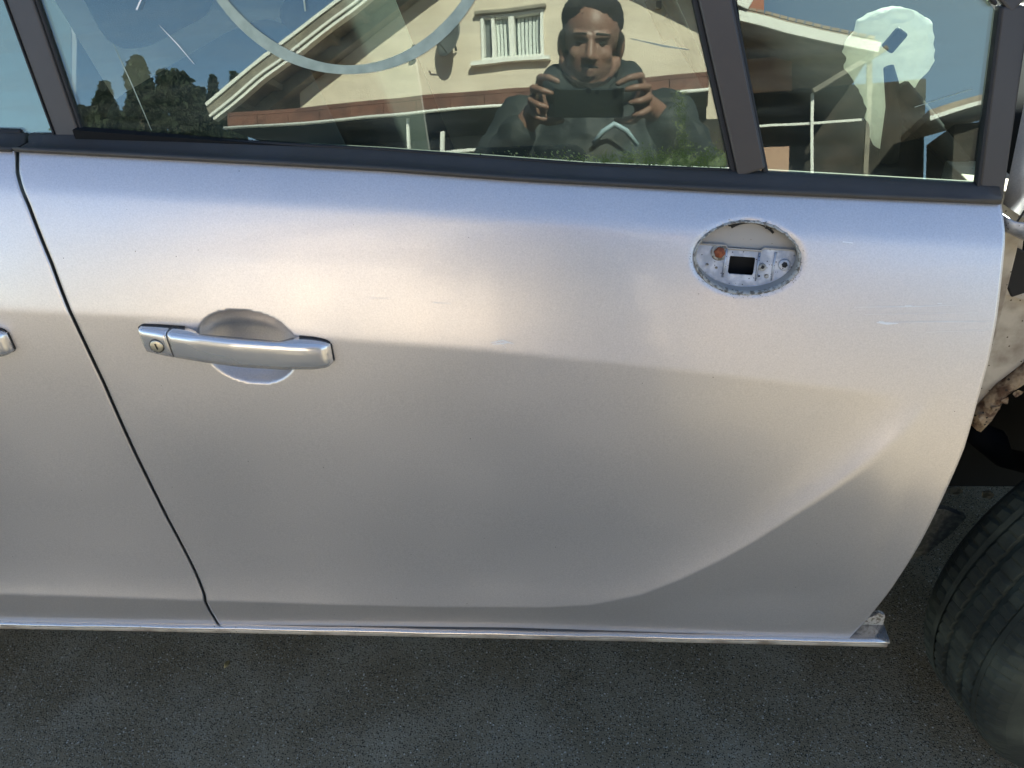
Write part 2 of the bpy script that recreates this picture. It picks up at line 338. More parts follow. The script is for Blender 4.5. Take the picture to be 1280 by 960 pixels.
car = tag(empty('damaged_car', (0, 0, 0)), 'silver hatchback with its front fender missing and an empty mirror mount on the door', 'car')
dens = np.unique(np.concatenate([np.linspace(0, .10, 45), np.linspace(.10, .30, 110), np.linspace(.30, .66, 110), np.linspace(.66, .84, 100), np.linspace(.84, 1, 55)]))
door = panel('front_door', lambda z: ipz(CUTL, z)+.0022, lambda z: ipz(CUTR, z), 0, 300, car, hole=True, bowls=[handle_bowl], xdens=dens)
door['label'] = 'silver door with a round hole where its mirror was'
rdoor = panel('rear_door', lambda z: -1.50+0*z, lambda z: ipz(CUTL, z)-.0022, 240, 240, car, bowls=[lambda x, z: handle_bowl(x, z, .39, -.02) if False else handle_bowl(x, z, -.40, .022)], cut=[(-1.76, .32, .37)])

# ---- belt mouldings (black rubber-look strips under the glass)
def yglass(z): return .08+(z-1.07)*math.tan(R(15))
MT = [(-2.4, 1.108), (-1.5, 1.102), (-1.0, 1.078), (-0.6538, 1.0487), (-0.5846, 1.0462), (-0.2292, 1.017), (0.0037, 0.9934), (0.1947, 0.9799), (0.4299, 0.9595), (.47, .956)]
def moulding(x0, x1, n, parent, c0=0, c1=0):
    secs = []
    for i in range(n+1):
        x = x0+(x1-x0)*i/n; zt = float(ip(MT, x)); zb = float(ip(BELT, x)); yt = yglass(zt)-.003; ybm = .0335
        prof = [(yt+.012, zt+.001), (yt, zt+.0025), (yt-.006, zt+.0005), (yt-.012, zt-.004), (.5*(yt+ybm)-.010, .5*(zt+zb)-.001), (ybm-.003, zb+.006), (ybm-.003, zb+.0012), (ybm+.002, zb-.0015), (ybm+.03, zb-.0015)]
        t0 = c0 if i == 0 else 0
        secs.append([(x+((zb-z)*c0 if i == 0 else 0)+((z-zb)*c1 if i == n else 0), y, z) for y, z in prof])
    V, F = loft(secs); return obj('belt_moulding', V, F, M['rubber'], parent)
moulding(-.640, .4345, 60, door, c0=.45)
moulding(-1.46, -.6465, 30, rdoor, c1=-.45)

# ---- glass
def sheet(name, outline, m, parent, off=0., th=.004):
    V, F = prism(outline, lambda x, z: yglass(z)+off, lambda x, z: yglass(z)+off+th)
    return obj(name, V, F, m, parent, smooth=False)
sheet('window_glass', [(-.585, 1.035), (-.40, 1.02), (-.2, 1.0), (.0, .982), (.155, .97), (.13, 1.07), (.085, 1.25), (.035, 1.45), (-.25, 1.47), (-.655, 1.47), (-.62, 1.25)], M['glassA'], door)
sheet('quarter_glass', [(.190, .962), (.418, .945), (.411, 1.12), (.395, 1.138), (.105, 1.36), (.150, 1.16)], M['glassA'], door)
sheet('window_glass', [(-1.42, 1.075), (-1.0, 1.062), (-.70, 1.036), (-.614, 1.030), (-.640, 1.20), (-.672, 1.47), (-1.40, 1.47), (-1.47, 1.30)], M['glassA'], rdoor)

# ---- window frame pieces (sit 4-10 mm proud of the glass)
def strip(name, a, b, wd, m, parent, off=-.006, th=.012, bev=.0025, off2=None):
    """strip following the window plane between two (x,z) centre points; wd = width at each end"""
    (x0, z0), (x1, z1) = a, b; w0, w1 = (wd if hasattr(wd, '__len__') else (wd, wd))
    d = Vector((x1-x0, z1-z0)).normalized(); nn = Vector((-d.y, d.x))
    o = [(x0-nn.x*w0/2, z0-nn.y*w0/2), (x1-nn.x*w1/2, z1-nn.y*w1/2), (x1+nn.x*w1/2, z1+nn.y*w1/2), (x0+nn.x*w0/2, z0+nn.y*w0/2)]
    V, F = prism(o, lambda x, z: yglass(z)+off, lambda x, z: yglass(z)+off+th)
    q = obj(name, V, F, m, parent, smooth=False)
    bv = q.modifiers.new('bevel', 'BEVEL'); bv.width = bev; bv.segments = 2
    return q
# divider between main glass and quarter glass
strip('window_divider', (.176, .983), (.045, 1.45), (.030, .036), M['frame'], door, off=-.009)
strip('glass_seal', (.1585, .981), (.024, 1.45), .0075, M['seal'], door, off=-.005)
strip('glass_seal', (.1925, .978), (.066, 1.45), .006, M['seal'], door, off=-.005)
# rear frame post of the front door, with its seal and bright seam
strip('window_frame', (-.5955, 1.036), (-.662, 1.47), (.029, .034), M['frame'], door, off=-.006)
strip('glass_seal', (-.5785, 1.036), (-.642, 1.47), .004, M['seal'], door, off=-.0045)
strip('frame_seam', (-.6115, 1.036), (-.681, 1.47), .0022, M['seal'], door, off=-.007)
# front post of the quarter glass, and sloping upper rail following the windscreen pillar
strip('window_frame', (.4285, .946), (.4235, 1.13), (.026, .028), M['frame'], door, off=-.006)
strip('glass_seal', (.4135, .946), (.4085, 1.13), .004, M['seal'], door, off=-.008)
strip('window_frame', (.430, 1.134), (.06, 1.485), .030, M['frame'], door, off=-.0063)
strip('glass_seal', (.404, 1.132), (.06, 1.452), .004, M['seal'], door, off=-.0083)
strip('window_frame', (.075, 1.482), (-.68, 1.482), .032, M['frame'], door, off=-.0066)
strip('window_frame', (-.70, 1.482), (-1.45, 1.482), .032, M['frame'], rdoor, off=-.0066)
strip('window_frame', (-1.44, 1.07), (-1.46, 1.47), .05, M['frame'], rdoor, off=-.0060)
strip('glass_seal', (-1.42, 1.092), (-.655, 1.050), .010, M['seal'], rdoor, off=-.004)
# lower inner gasket at the foot of the glass
V, F = tube([(x, yglass(float(ip(MT, x)))-.003, float(ip(MT, x))+.002) for x in np.linspace(-.60, .152, 30)], .0022, 8)
obj('glass_gasket', V, F, M['seal'], door)

# ---- ring drawn on the glass, and short pale marks
def glass_pt(x, z, off=-.0006): return (x, yglass(z)+off, z)
V = []; F = []; n = 96; cx, cz, ro = -.253, 1.268, .168
for i in range(n):
    a = 2*math.pi*i/n; wv = .0052+.0008*math.sin(a*5)
    for r_ in (ro+wv, ro-wv): V.append(glass_pt(cx+r_*math.cos(a), cz+r_*math.sin(a)))
for i in range(n): j = (i+1) % n; F.append((2*i, 2*i+1, 2*j+1, 2*j))
tag(obj('ring_mark', V, F, M['mark'], door), 'pale green ring marked on the window glass')
def mark(pts, wd, m, name='glass_scratch', parent=door, on='glass'):
    V = []; F = []
    for i, (x, z) in enumerate(pts):
        a = Vector(pts[max(0, i-1)]); b = Vector(pts[min(len(pts)-1, i+1)]); d = (b-a).normalized(); nn = Vector((-d.y, d.x)); ww = wd*(1 if 0 < i < len(pts)-1 else .35)
        for s in (-.5, .5):
            x_, z_ = x+nn.x*ww*s, z+nn.y*ww*s
            V.append(glass_pt(x_, z_, -.0007) if on == 'glass' else (x_, Y1(x_, z_)-.0004, z_))
    for i in range(len(pts)-1): F.append((2*i, 2*i+2, 2*i+3, 2*i+1))
    return obj(name, V, F, m, parent)
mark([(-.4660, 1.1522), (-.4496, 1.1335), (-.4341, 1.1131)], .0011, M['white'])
mark([(-.5233, 1.1367), (-.5108, 1.0961), (-.4978, 1.0477)], .0013, M['mark'])
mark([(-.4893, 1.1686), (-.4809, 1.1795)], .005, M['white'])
mark([(-.3011, 1.180), (-.3008, 1.1583)], .005, M['mark'])
mark([(.045, 1.1170), (.0797, 1.1084), (.1052, 1.1040)], .0016, M['mark'])
mark([(.340, 1.040), (.3948, 1.0548)], .0016, M['mark'])
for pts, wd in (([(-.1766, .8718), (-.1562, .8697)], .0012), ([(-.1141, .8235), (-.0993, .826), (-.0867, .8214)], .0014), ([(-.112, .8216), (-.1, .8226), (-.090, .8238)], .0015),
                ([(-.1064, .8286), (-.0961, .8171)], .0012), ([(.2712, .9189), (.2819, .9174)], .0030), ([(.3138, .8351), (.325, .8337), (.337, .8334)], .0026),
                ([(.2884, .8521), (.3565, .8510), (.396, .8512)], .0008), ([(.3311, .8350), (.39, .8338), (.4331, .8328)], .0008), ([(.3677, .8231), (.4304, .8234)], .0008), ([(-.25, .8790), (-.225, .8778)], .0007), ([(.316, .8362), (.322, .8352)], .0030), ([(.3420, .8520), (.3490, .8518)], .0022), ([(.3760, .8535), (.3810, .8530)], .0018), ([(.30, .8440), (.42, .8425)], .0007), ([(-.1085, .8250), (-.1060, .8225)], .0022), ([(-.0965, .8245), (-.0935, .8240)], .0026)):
    mark(pts, wd, M['white'], 'scratch_glint', on='paint')  # white slivers: scratches, plus glints of reflected light painted on

# ---- door handle
def handle(dx, dz, parent, with_lock=True):
    xs0, xs1 = -.5275, -.3005
    ZC = lambda x: np.interp(x, [-.5275, -.49, -.45, -.40, -.35, -.315, -.3005], [.8395, .8350, .8310, .8255, .8205, .8170, .8155])
    OUT = lambda x: np.interp(x, [-.5275, -.5235, -.50, -.46, -.41, -.36, -.325, -.306, -.3005], [.006, .011, .0150, .0205, .0235, .0225, .0185, .0135, .006])
    HH = lambda x: np.interp(x, [-.5275, -.5235, -.50, -.40, -.32, -.306, -.3005], [.0120, .0160, .0175, .0182, .0175, .0155, .0120])
    IN = lambda x: np.interp(x, [-.5275, -.478, -.462, -.45, -.355, -.343, -.33, -.3005], [0, 0, .003, .012, .013, .003, 0, 0])
    def sec(x):
        o, h, i_, zc = OUT(x), HH(x), IN(x), ZC(x); pr = []
        for u_, v_ in ((-1, .55), (-.93, .88), (-.70, .99), (-.35, 1.0), (0, 1.0)):   # front face up over the shoulder to the back, upper half
            pr.append((o*(-u_)+i_*(1+u_), v_*h))
        up = [(a, b) for a, b in pr]; lo = [(o, -.15*h), (o*.99+0, -.62*h), (o*.90+i_*.1, -.93*h), (o*.6+i_*.4, -1.0*h), (i_, -1.0*h)]
        P_ = [(o*.985, .22*h)] + up + lo[::-1]
        P_ = up[::-1] + [(o*1.0, .2*h)] + lo
        return [(x+dx, Y1(x+dx, zc+dz)-a, zc+dz+b) for a, b in P_]
    split = -.4885
    gx = list(np.linspace(split+.0012, xs1, 44)); V, F = loft([sec(x) for x in gx])
    g = obj('door_handle', V, F, M['handle'], parent)
    gx = list(np.linspace(xs0, split-.0008, 10)); V, F = loft([sec(x) for x in gx]); c = obj('handle_cap', V, F, M['handle'], parent)
    V, F = loft([[(x+0, y, z) for x, y, z in sec(split-.0010)], sec(split+.0014)])
    V = [Vector(v) for v in V]; cen = sum(V, Vector())/len(V); V = [cen+(v-cen)*.94 for v in V]
    obj('handle_joint', V, F, M['seal'], parent)
    # thin shadow gasket where the handle meets the skin
    V = []; F = []
    for i, x in enumerate(np.linspace(xs0-.001, xs1+.001, 60)):
        for s in (1, -1):
            if IN(x) > .004: pass
    for nm, (a, b) in (('a', (xs0-.0012, -.472)), ('b', (-.336, xs1+.0008))):
        xs_ = np.linspace(a, b, 16); secs = []
        for x in xs_:
            xx = min(max(x, xs0), xs1); h = (HH(xx)+.0011)*(.8 if x > xs1 else 1); z = ZC(xx)
            secs.append([(x+dx, Y1(x+dx, z+dz)-.0016, z+dz+h), (x+dx, Y1(x+dx, z+dz)-.0016, z+dz-h), (x+dx, Y1(x+dx, z+dz)+.004, z+dz-h), (x+dx, Y1(x+dx, z+dz)+.004, z+dz+h)])
        V, F = loft(secs); obj('handle_gasket', V, F, M['seal'], parent, smooth=False)
    if with_lock:
        x, z = -.5045+dx, .8350+dz; nrm = Yn(x, z); o = float(OUT(-.5045))
        c0 = Vector((x, Y1(x, z)-o, z))
        V, F = tube([c0+nrm*-.004, c0+nrm*.0016], [.0088, .0088], 28); obj('lock_gasket', V, F, M['seal'], parent, smooth=False)
        V, F = tube([c0+nrm*-.004, c0+nrm*.0020, c0+nrm*.0026], [.0078, .0078, .0066], 28); obj('lock_cylinder', V, F, M['brass'], parent)
        bm = bmesh.new(); box(bm, c0+nrm*.0028, (.0014, .0012, .0075), Matrix.Rotation(R(-8), 3, 'Y')); objb('keyhole', bm, M['seal'], parent)
handle(0, 0, door)
handle(-.394, .021, rdoor)

# ---- empty mirror mount
cx, cz, ha, hb, han = HOLE
def hp(u, v, depth, grow=0.):
    c, s = math.cos(han), math.sin(han); a, b = ha+grow, hb+grow
    x = cx+u*a*c-v*b*s; z = cz+u*a*s+v*b*c; return (x, Y1(x, z)+depth, z)
def hpa(u, v, y_off):           # u,v in metres, on a flat plane inside the door
    c, s = math.cos(han), math.sin(han); x = cx+u*c-v*s; z = cz+u*s+v*c
    return Vector((x, YH+y_off, z))
YH = Y1(cx, cz)
n = 96; secs = []
jit = [random.uniform(-1, 1) for _ in range(n)]
for d, g_, js in ((.0002, .0022, 1), (-.0014, .0014, .5), (-.0016, .0002, .3), (.002, -.0012, .2), (.0035, -.0010, 0)):
    secs.append([hp(math.cos(2*math.pi*k/n), math.sin(2*math.pi*k/n), d, g_+js*.0006*jit[k]) for k in range(n)])
V, F = loft(secs, caps=False); obj('mount_gasket_ring', V, F, M['grime'], door)
secs = []
for d, g_ in ((.002, -.0002), (.016, -.0005), (.024, -.002)):
    secs.append([(hp(math.cos(2*math.pi*k/n), math.sin(2*math.pi*k/n), 0, g_)[0], YH+d-(.028*(math.sin(2*math.pi*k/n)*hb)*-0) if False else hp(math.cos(2*math.pi*k/n), math.sin(2*math.pi*k/n), d, g_)[1], hp(math.cos(2*math.pi*k/n), math.sin(2*math.pi*k/n), 0, g_)[2]) for k in range(n)])
V, F = loft(secs, caps=False); F = [f[::-1] for f in F]; obj('mount_well', V, F, M['flap'], door)
# upper sloping flap
SL = math.tan(R(20))            # the door skin leans back about this much here
def flat(pts, y0, th):
    V = [hpa(u, v, y0+v*SL+.0) for u, v in pts]+[hpa(u, v, y0+th+v*SL) for u, v in pts]; n_ = len(pts)
    return V, [tuple(range(n_))[::-1], tuple(range(n_, 2*n_))]+[(i, (i+1) % n_, n_+(i+1) % n_, n_+i) for i in range(n_)]
arc = [(ha*1.0*math.cos(a), hb*.90*math.sin(a)) for a in np.linspace(R(8), R(172), 30)]
V, F = flat([(-.056, .004)]+[(-.018, .004), (.018, .004)]+[(.056, .004)]+arc, .017, .002); obj('mount_flap', V, F, M['flap'], door, smooth=False)
for u in (-.019, .021):
    bm = bmesh.new(); c_ = hpa(u, hb*.84, .013+hb*.84*SL); box(bm, c_, (.0085, .006, .0045)); objb('mount_notch', bm, M['seal'], door, bevel=.001)
V, F = tube([hpa(ha*.62*math.cos(a)+.002, hb*.90*math.sin(a)+.0012, .012+hb*.9*math.sin(a)*SL) for a in np.linspace(R(45), R(128), 12)], .0014, 8); obj('mount_notch', V, F, M['seal'], door)
# bracket plate with a square opening: built as a frame of faces
def bracket():
    o = [(-.0560, .0035), (-.0520, .0075), (-.0225, .0075), (-.0205, .0042), (.0165, .0042), (.0195, .0075), (.0520, .0075), (.0565, .002)]
    lo = [(ha*.985*math.cos(a), hb*.985*math.sin(a)) for a in np.linspace(R(-6), R(-174), 40)]
    outer = o+lo
    inner = [(-.0155, -.0035), (.0105, -.0035), (.0118, -.0048), (.0118, -.0205), (.0105, -.0222), (-.0142, -.0222), (-.0162, -.0205), (-.0162, -.0045)]
    bm = bmesh.new(); y0 = .0135
    def lp(pts): 
        vs = [bm.verts.new(hpa(u, v, y0+v*SL+(.004 if False else 0))) for u, v in pts]
        return [bm.edges.new((vs[i], vs[(i+1) % len(vs)])) for i in range(len(vs))], vs
    e1, _ = lp(outer); e2, _ = lp(inner); bmesh.ops.triangle_fill(bm, use_beauty=True, edges=e1+e2)
    r = bmesh.ops.extrude_face_region(bm, geom=bm.faces[:]); bmesh.ops.translate(bm, vec=(0, .0016, 0), verts=[v for v in r['geom'] if isinstance(v, bmesh.types.BMVert)]); bmesh.ops.recalc_face_normals(bm, faces=bm.faces[:])
    return bm
objb('mount_bracket', bracket(), M['plate'], door)
V, F = tube([hpa(u, v, .0125+v*SL) for u, v in [(-.0560, .0025), (-.0520, .0070), (-.0225, .0072), (-.0205, .0042), (.0165, .0042), (.0195, .0072), (.0520, .0070), (.0560, .002)]], .0013, 8)
obj('bracket_lip', V, F, M['flap'], door)
bm = bmesh.new(); box(bm, hpa(-.002, -.013, .030-.013*SL), (.045, .002, .034)); objb('mount_cavity', bm, M['dark'], door)
def disc(name, u, v, r, h, m, n_=20, y=.0130, inner=None):
    c0 = hpa(u, v, y+v*SL); nn = Vector((0, -1, SL*.9)).normalized()
    V, F = tube([c0, c0+nn*h*.8, c0+nn*h], [r, r, r*.8], n_); obj(name, V, F, m, door)
disc('rusty_bolt', -.0285, -.0005, .0062, .005, M['rustbolt'], 6); disc('bolt_washer', -.0285, -.0005, .0092, .0012, M['grime'])
disc('bolt_head', .0205, -.0125, .0042, .0022, M['grime'], 12); disc('bolt_hole', .0205, -.0125, .0020, .0026, M['seal'], 8)
disc('bolt_head', .0440, -.0085, .0064, .0016, M['plate'], 16); disc('bolt_hole', .0440, -.0085, .0034, .0021, M['seal'], 6)
disc('bolt_hole', .0265, -.0215, .0026, .0008, M['grime'], 8); disc('bolt_hole', .0185, -.0220, .0012, .0008, M['seal'], 6)
disc('bolt_hole', -.040, -.014, .0018, .0007, M['grime'], 7); disc('bolt_hole', -.0295, -.0165, .0016, .0007, M['grime'], 7)
for k, (u, w_) in enumerate(((-.021, .0022), (.0155, .0022), (.0325, .0018))):   # pressed ribs of the bracket
    V, F = tube([hpa(u, .004 if k != 1 else .002, .0132), hpa(u, -.026, .0132-.026*SL)], w_*.6, 8); obj('bracket_rib', V, F, M['plate'], door)
# crumbs of old sealant round the rim
V = []; F = []
for k in range(230):
    a = random.uniform(R(170), R(370)) if k % 4 else random.uniform(0, 2*math.pi); g_ = random.choice((random.uniform(-.002, .003), random.uniform(-.001, .006)))
    p_ = Vector(hp(math.cos(a), math.sin(a), -.0004, g_)); s_ = random.uniform(.0003, .0010); b = len(V)
    for q in ((1, 0, -.6), (-.6, .2, .9), (-.4, .3, -.8), (0, -.8, .1)): V.append(p_+Vector(q)*s_)
    F += [(b, b+1, b+3), (b+1, b+2, b+3), (b+2, b, b+3)]
tag(obj('sealant_crumbs', V, F, M['grime'], door, smooth=False), kind='stuff')

# ---- sill trim under the doors
SILLX = np.linspace(-1.3, .37, 40); SILLP = np.polyfit(SILLX, [Y1(q, float(ip(BOT, q))+.003) for q in SILLX], 3); SILLZ = np.polyfit(SILLX, [float(ip(BOT, q)) for q in SILLX], 2)
def sill_base(x):
    x_ = min(max(x, -1.4), .40); return float(np.polyval(SILLP, x_))-.0008, float(np.polyval(SILLZ, min(x, .45)))-.0004
def sill(x0, x1):
    prof = [(.002, -.0008), (-.0030, -.0012), (-.0052, -.0026), (-.0058, -.0044), (-.0052, -.0060), (-.0030, -.0074), (.0016, -.0080), (.0004, -.0190), (.0030, -.0225), (.011, -.0250), (.04, -.030), (.04, -.001)]
    secs = []
    for x in np.linspace(x0, x1, 90):
        yb_, zb = sill_base(x); wv = .00025*math.sin(x*31)+.00015*math.sin(x*77)
        secs.append([(x, yb_+y+wv, zb+z+wv) for y, z in prof])
    return loft(secs)
V, F = sill(-1.40, .4395); V2 = []; 
s_ = obj('sill_trim', V, F, M['chrome'], car); s_['label'] = 'bright metal sill strip under the doors'
# dull lower face of the sill
V, F = loft([[(x, sill_base(x)[0]+y, sill_base(x)[1]+z) for y, z in ((-.0036, -.0072), (-.0030, -.0130), (-.0016, -.0180), (.003, -.0210), (.02, -.0225), (.08, -.0245), (.08, -.0100), (.0, -.0072))] for x in np.linspace(-1.40, .4385, 60)])
obj('sill_panel', V, F, M['inner'], car)
bm = bmesh.new(); box(bm, (-.5, .14, .295), (1.86, .20, .085)); objb('inner_sill', bm, M['dark'], car, bevel=.01)
# torn end of the sill where the fender was
V, F = prism([(.372, .272), (.4395, .270), (.4365, .304), (.427, .309), (.418, .300), (.405, .296)], .010, .016); o = obj('sill_end_plate', V, F, M['grime'], car, smooth=False)
bm = bmesh.new()
for k in range(9): box(bm, (random.uniform(.408, .434), .012, random.uniform(.280, .30)), (random.uniform(.003, .008), .003, random.uniform(.002, .006)), Matrix.Rotation(random.uniform(-1, 1), 3, 'Y'))
objb('broken_clip', bm, M['plate'], car, bevel=.0008)

# ---- hidden structure behind the door skin, so that gaps read dark
bm = bmesh.new(); box(bm, (-.60, .060, .62), (.10, .05, .76)); objb('centre_pillar', bm, M['dark'], car)
def inner_skin(name, x0, x1, parent):
    V, F = prism([(x0, .30), (x1, .30), (x1, .945), (x0, .985+(x1-x0)*.07)], .062, .075); return obj(name, V, F, M['dash'], parent, smooth=False)
inner_skin('door_lining', -.585, .415, door); inner_skin('door_lining', -1.44, -.62, rdoor)

# ---- body forward of the door, laid bare by the missing fender
def cpoly(name, pts, y0, y1, m, bev=.002, parent=car):
    V, F = prism(pts, y0, y1); o = obj(name, V, F, m, parent, smooth=False)
    b = o.modifiers.new('bevel', 'BEVEL'); b.width = bev; b.segments = 2; return o
# windscreen pillar, painted
V, F = loft([[(.4455, .092, 1.20), (.470, .078, 1.20), (.52, .080, 1.16), (.56, .12, 1.13), (.50, .13, 1.16)],
             [(.4440, .064, 1.05), (.470, .050, 1.05), (.56, .056, 1.03), (.66, .10, 1.00), (.55, .12, 1.03)],
             [(.4445, .051, .975), (.470, .036, .975), (.58, .042, .965), (.70, .09, .955), (.60, .12, .96)],
             [(.4445, .046, .940), (.470, .034, .925), (.58, .040, .915), (.70, .09, .91), (.60, .12, .91)]])
obj('windscreen_pillar_foot', V, F, M['paint'], car)
V, F = tube([(.43, .110, 1.20), (.30, .140, 1.32), (.12, .178, 1.44), (-.05, .205, 1.515)], .030, 12); obj('windscreen_pillar', V, F, M['paint'], car)
# flange with its row of spot welds, folded lip below
V, F = tube([(.4655, .034, .950), (.4610, .033, .934), (.4590, .036, .922)], .0012, 6); obj('seam_line', V, F, M['seal'], car)
V, F = loft([[(.446, .046, .930), (.456, .034, .925), (.500, .038, .916), (.56, .05, .905)], [(.447, .050, .922), (.458, .040, .912), (.505, .044, .895), (.565, .055, .870)], [(.448, .066, .918), (.460, .058, .905), (.505, .060, .882), (.565, .07, .850)]], closed=False, caps=False)
o = obj('folded_flange', V, F, M['plate'], car); o.modifiers.new('s', 'SOLIDIFY').thickness = .002
cpoly('hinge_pillar', [(.440, .24), (.478, .24), (.492, .45), (.500, .62), (.515, .72), (.500, .93), (.440, .935)], .10, .20, M['inner'])
cpoly('inner_apron', [(.478, .872), (.540, .836), (.62, .80), (.98, .80), (.98, .775), (.80, .745), (.70, .733), (.62, .712), (.571, .684), (.545, .640), (.524, .592), (.495, .60), (.490, .70)], .120, .130, M['inner'])
cpoly('apron_bracket', [(.482, .888), (.515, .868), (.523, .825), (.505, .806), (.484, .816)], .112, .122, M['flap'])
cpoly('apron_opening', [(.498, .862), (.540, .842), (.548, .802), (.520, .790), (.506, .812)], .106, .1115, M['dark'])
cpoly('apron_brace', [(.500, .806), (.60, .772), (.60, .764), (.500, .797)], .108, .116, M['flap'], .001)
# rusty arch lip
pts = [(.523, .588), (.528, .612), (.545, .650), (.575, .690), (.62, .718), (.70, .738), (.80, .748), (.95, .74)]
secs = []
for i, (x, z) in enumerate(pts):
    d = Vector((.88-x, .32-z)).normalized(); k_ = .020+.006*math.sin(i*2.1); a = (x, z); b = (x+d.x*k_+.004*random.random(), z+d.y*k_)
    secs.append([(a[0], .114, a[1]), (a[0]+d.x*.012, .106, a[1]+d.y*.012), (b[0], .108, b[1]), (b[0], .116, b[1]), (a[0], .122, a[1])])
V, F = loft(secs); obj('rusty_arch_lip', V, F, M['rust'], car)
V = []; F = []
for k in range(5):
    p_ = Vector((.535+.012*k+random.uniform(-.004, .004), .104, .606+.013*k)); b = len(V)
    for q in range(6): a = q*math.pi/3+random.random(); V.append(p_+Vector((math.cos(a), 0, math.sin(a)))*random.uniform(.004, .008))
    F.append(tuple(range(b, b+6)))
o = obj('loose_rust_flake', V, F, M['rust'], car, smooth=False)
# wheel housing (inner tub) and suspension
secs = []
for a in np.linspace(R(-5), R(185), 30):
    secs.append([(.88+.445*math.cos(a), .13, .32+.445*math.sin(a)), (.88+.42*math.cos(a), .45, .32+.42*math.sin(a)), (.88+.30*math.cos(a), .56, .32+.30*math.sin(a))])
V, F = loft(secs, closed=False, caps=False); obj('wheel_housing', V, F, M['dark'], car)
V, F = prism([(.47, .06), (1.30, .06), (1.30, .80), (.47, .80)], .565, .575); obj('wheel_housing_back', V, F, M['dark'], car, smooth=False)
V, F = tube([(.66, .33, .40), (.70, .34, .37), (.735, .35, .325), (.80, .36, .30)], [.020, .026, .018, .02], 12); obj('suspension_arm', V, F, M['dash'], car)
V, F = tube([(.84, .36, .33), (.83, .38, .55), (.82, .40, .75)], [.035, .04, .06], 14); obj('suspension_strut', V, F, M['dash'], car)
for (x, y, z, s_) in ((.660, .33, .262, .017), (.722, .33, .252, .011)):  # pale pieces painted as flecks of sunlight inside the wheel well
    V, F = prism([(x-s_, z+.006), (x+s_*.2, z+.008), (x+s_, z-.002), (x+s_*.5, z-.010), (x-s_*.8, z-.006)], y, y+.004)
    o = obj('sunlit_fleck', V, F, mat('pale_sun_fleck', (.66, .56, .36), .8, emit=None, var=(90, (.3, .25, .15), .45, .6)) if 'sun_fleck' not in M else M['sun_fleck'], car, smooth=False)
    M['sun_fleck'] = o.data.materials[0]
V, F = prism([(.50, .325), (.545, .343), (.580, .340), (.618, .322), (.604, .285), (.590, .262), (.575, .235), (.55, .22), (.50, .20)], .20, .212); obj('liner_remnant', V, F, M['ground'] if False else mat('felt_liner', (.085, .09, .075), .95, var=(120, (.16, .16, .13), .45, .65), bump=(200, .8, .003)), car, smooth=False)

# ---- wheels
def wheel(name, loc, rz, front=True):
    root = empty(name, loc, rz); root.parent = car; root.scale = (1.07, 1.05, 1.07)
    Rt, hw = .325, .1025; secs = []; prof = [(.215, .088), (.235, .100), (.262, .1065), (.288, .104), (.306, .094), (.316, .084), (.3235, .070), (.3250, .045), (.3250, .0455)]
    half = [(.210, .070)] + [(r, wv) for r, wv in prof[:-1]]
    tread = []
    for gz in (.048, .018):                       # two main grooves each side
        tread += [(.3255, gz+.006), (.3180, gz+.004), (.3180, gz-.004), (.3258, gz-.006)]
    P_ = half+tread; full = [(r, -wv) for r, wv in P_]+[(r, wv) for r, wv in P_[::-1]]
    n_ = 352
    for k in range(n_):
        a = 2*math.pi*k/n_; cut = .0045 if k % 4 == 0 else 0
        secs.append([((r-(cut if (r > .3205 and abs(wv) > .056) or (r > .3252 and abs(wv) < .044) else 0)-(cut*.5 if .312 < r < .3205 and abs(wv) > .08 else 0))*math.cos(a), wv, (r-(cut if (r > .3205 and abs(wv) > .056) else 0))*math.sin(a)) for r, wv in full])
    n2 = len(full); V = [v for s in secs for v in s]; F = [(i*n2+k, i*n2+k+1, ((i+1) % n_)*n2+k+1, ((i+1) % n_)*n2+k) for i in range(n_) for k in range(n2-1)]
    t_ = obj('tyre', V, F, M['tyre'], root, smooth=False)
    pr = [(.0, -.040), (.06, -.045), (.075, -.030), (.15, -.015), (.185, -.045), (.205, -.075), (.222, -.088), (.212, -.070), (.20, .08), (.0, .08)]
    secs = [[(r*math.cos(2*math.pi*k/48), y, r*math.sin(2*math.pi*k/48)) for r, y in pr] for k in range(49)]
    V, F = loft(secs, closed=False, caps=False); obj('rim', V, F, M['rim'], root)
    return root
wh = wheel('wheel', (.902, .120, .222), R(16)); wh['label'] = 'front wheel turned with its dusty tread showing'
wheel('wheel', (-1.76, .10, .224), 0); wheel('wheel', (.90, 1.58, .224), R(16)); wheel('wheel', (-1.76, 1.62, .224), 0)

# ---- the rest of the car
FAR = 1.715
panel('rear_quarter_panel', lambda z: -2.50+0*z, lambda z: -1.505+0*z, 90, 120, car, cut=[(-1.76, .32, .37)])
panel('far_side_panel', lambda z: -2.50+0*z, lambda z: 1.60+0*z, 200, 90, car, cut=[(-1.76, .32, .37), (.90, .32, .37)], mirror=FAR)
def yg2(z): return yglass(z)
V, F = prism([(-2.30, 1.11), (-1.5, 1.08), (.45, .96), (.42, 1.14), (.06, 1.47), (-2.1, 1.47)], lambda x, z: FAR-yglass(z), lambda x, z: FAR-yglass(z)-.004); obj('far_side_glass', V, F, M['glassB'], car, smooth=False)
for xa in (-.65, -1.5, .13): 
    V, F = prism([(xa-.03, 1.0), (xa+.03, 1.0), (xa-.02, 1.48), (xa-.08, 1.48)], lambda x, z: FAR-yglass(z)+.006, lambda x, z: FAR-yglass(z)-.02); obj('far_side_pillar', V, F, M['frame'], car, smooth=False)
V, F = prism([(-2.30, 1.115), (-1.52, 1.10), (-1.52, 1.48), (-2.15, 1.48)], lambda x, z: yglass(z), lambda x, z: yglass(z)+.004); obj('rear_side_glass', V, F, M['glassA'], car, smooth=False)
xs_ = np.linspace(-2.20, -.02, 16); secs = []
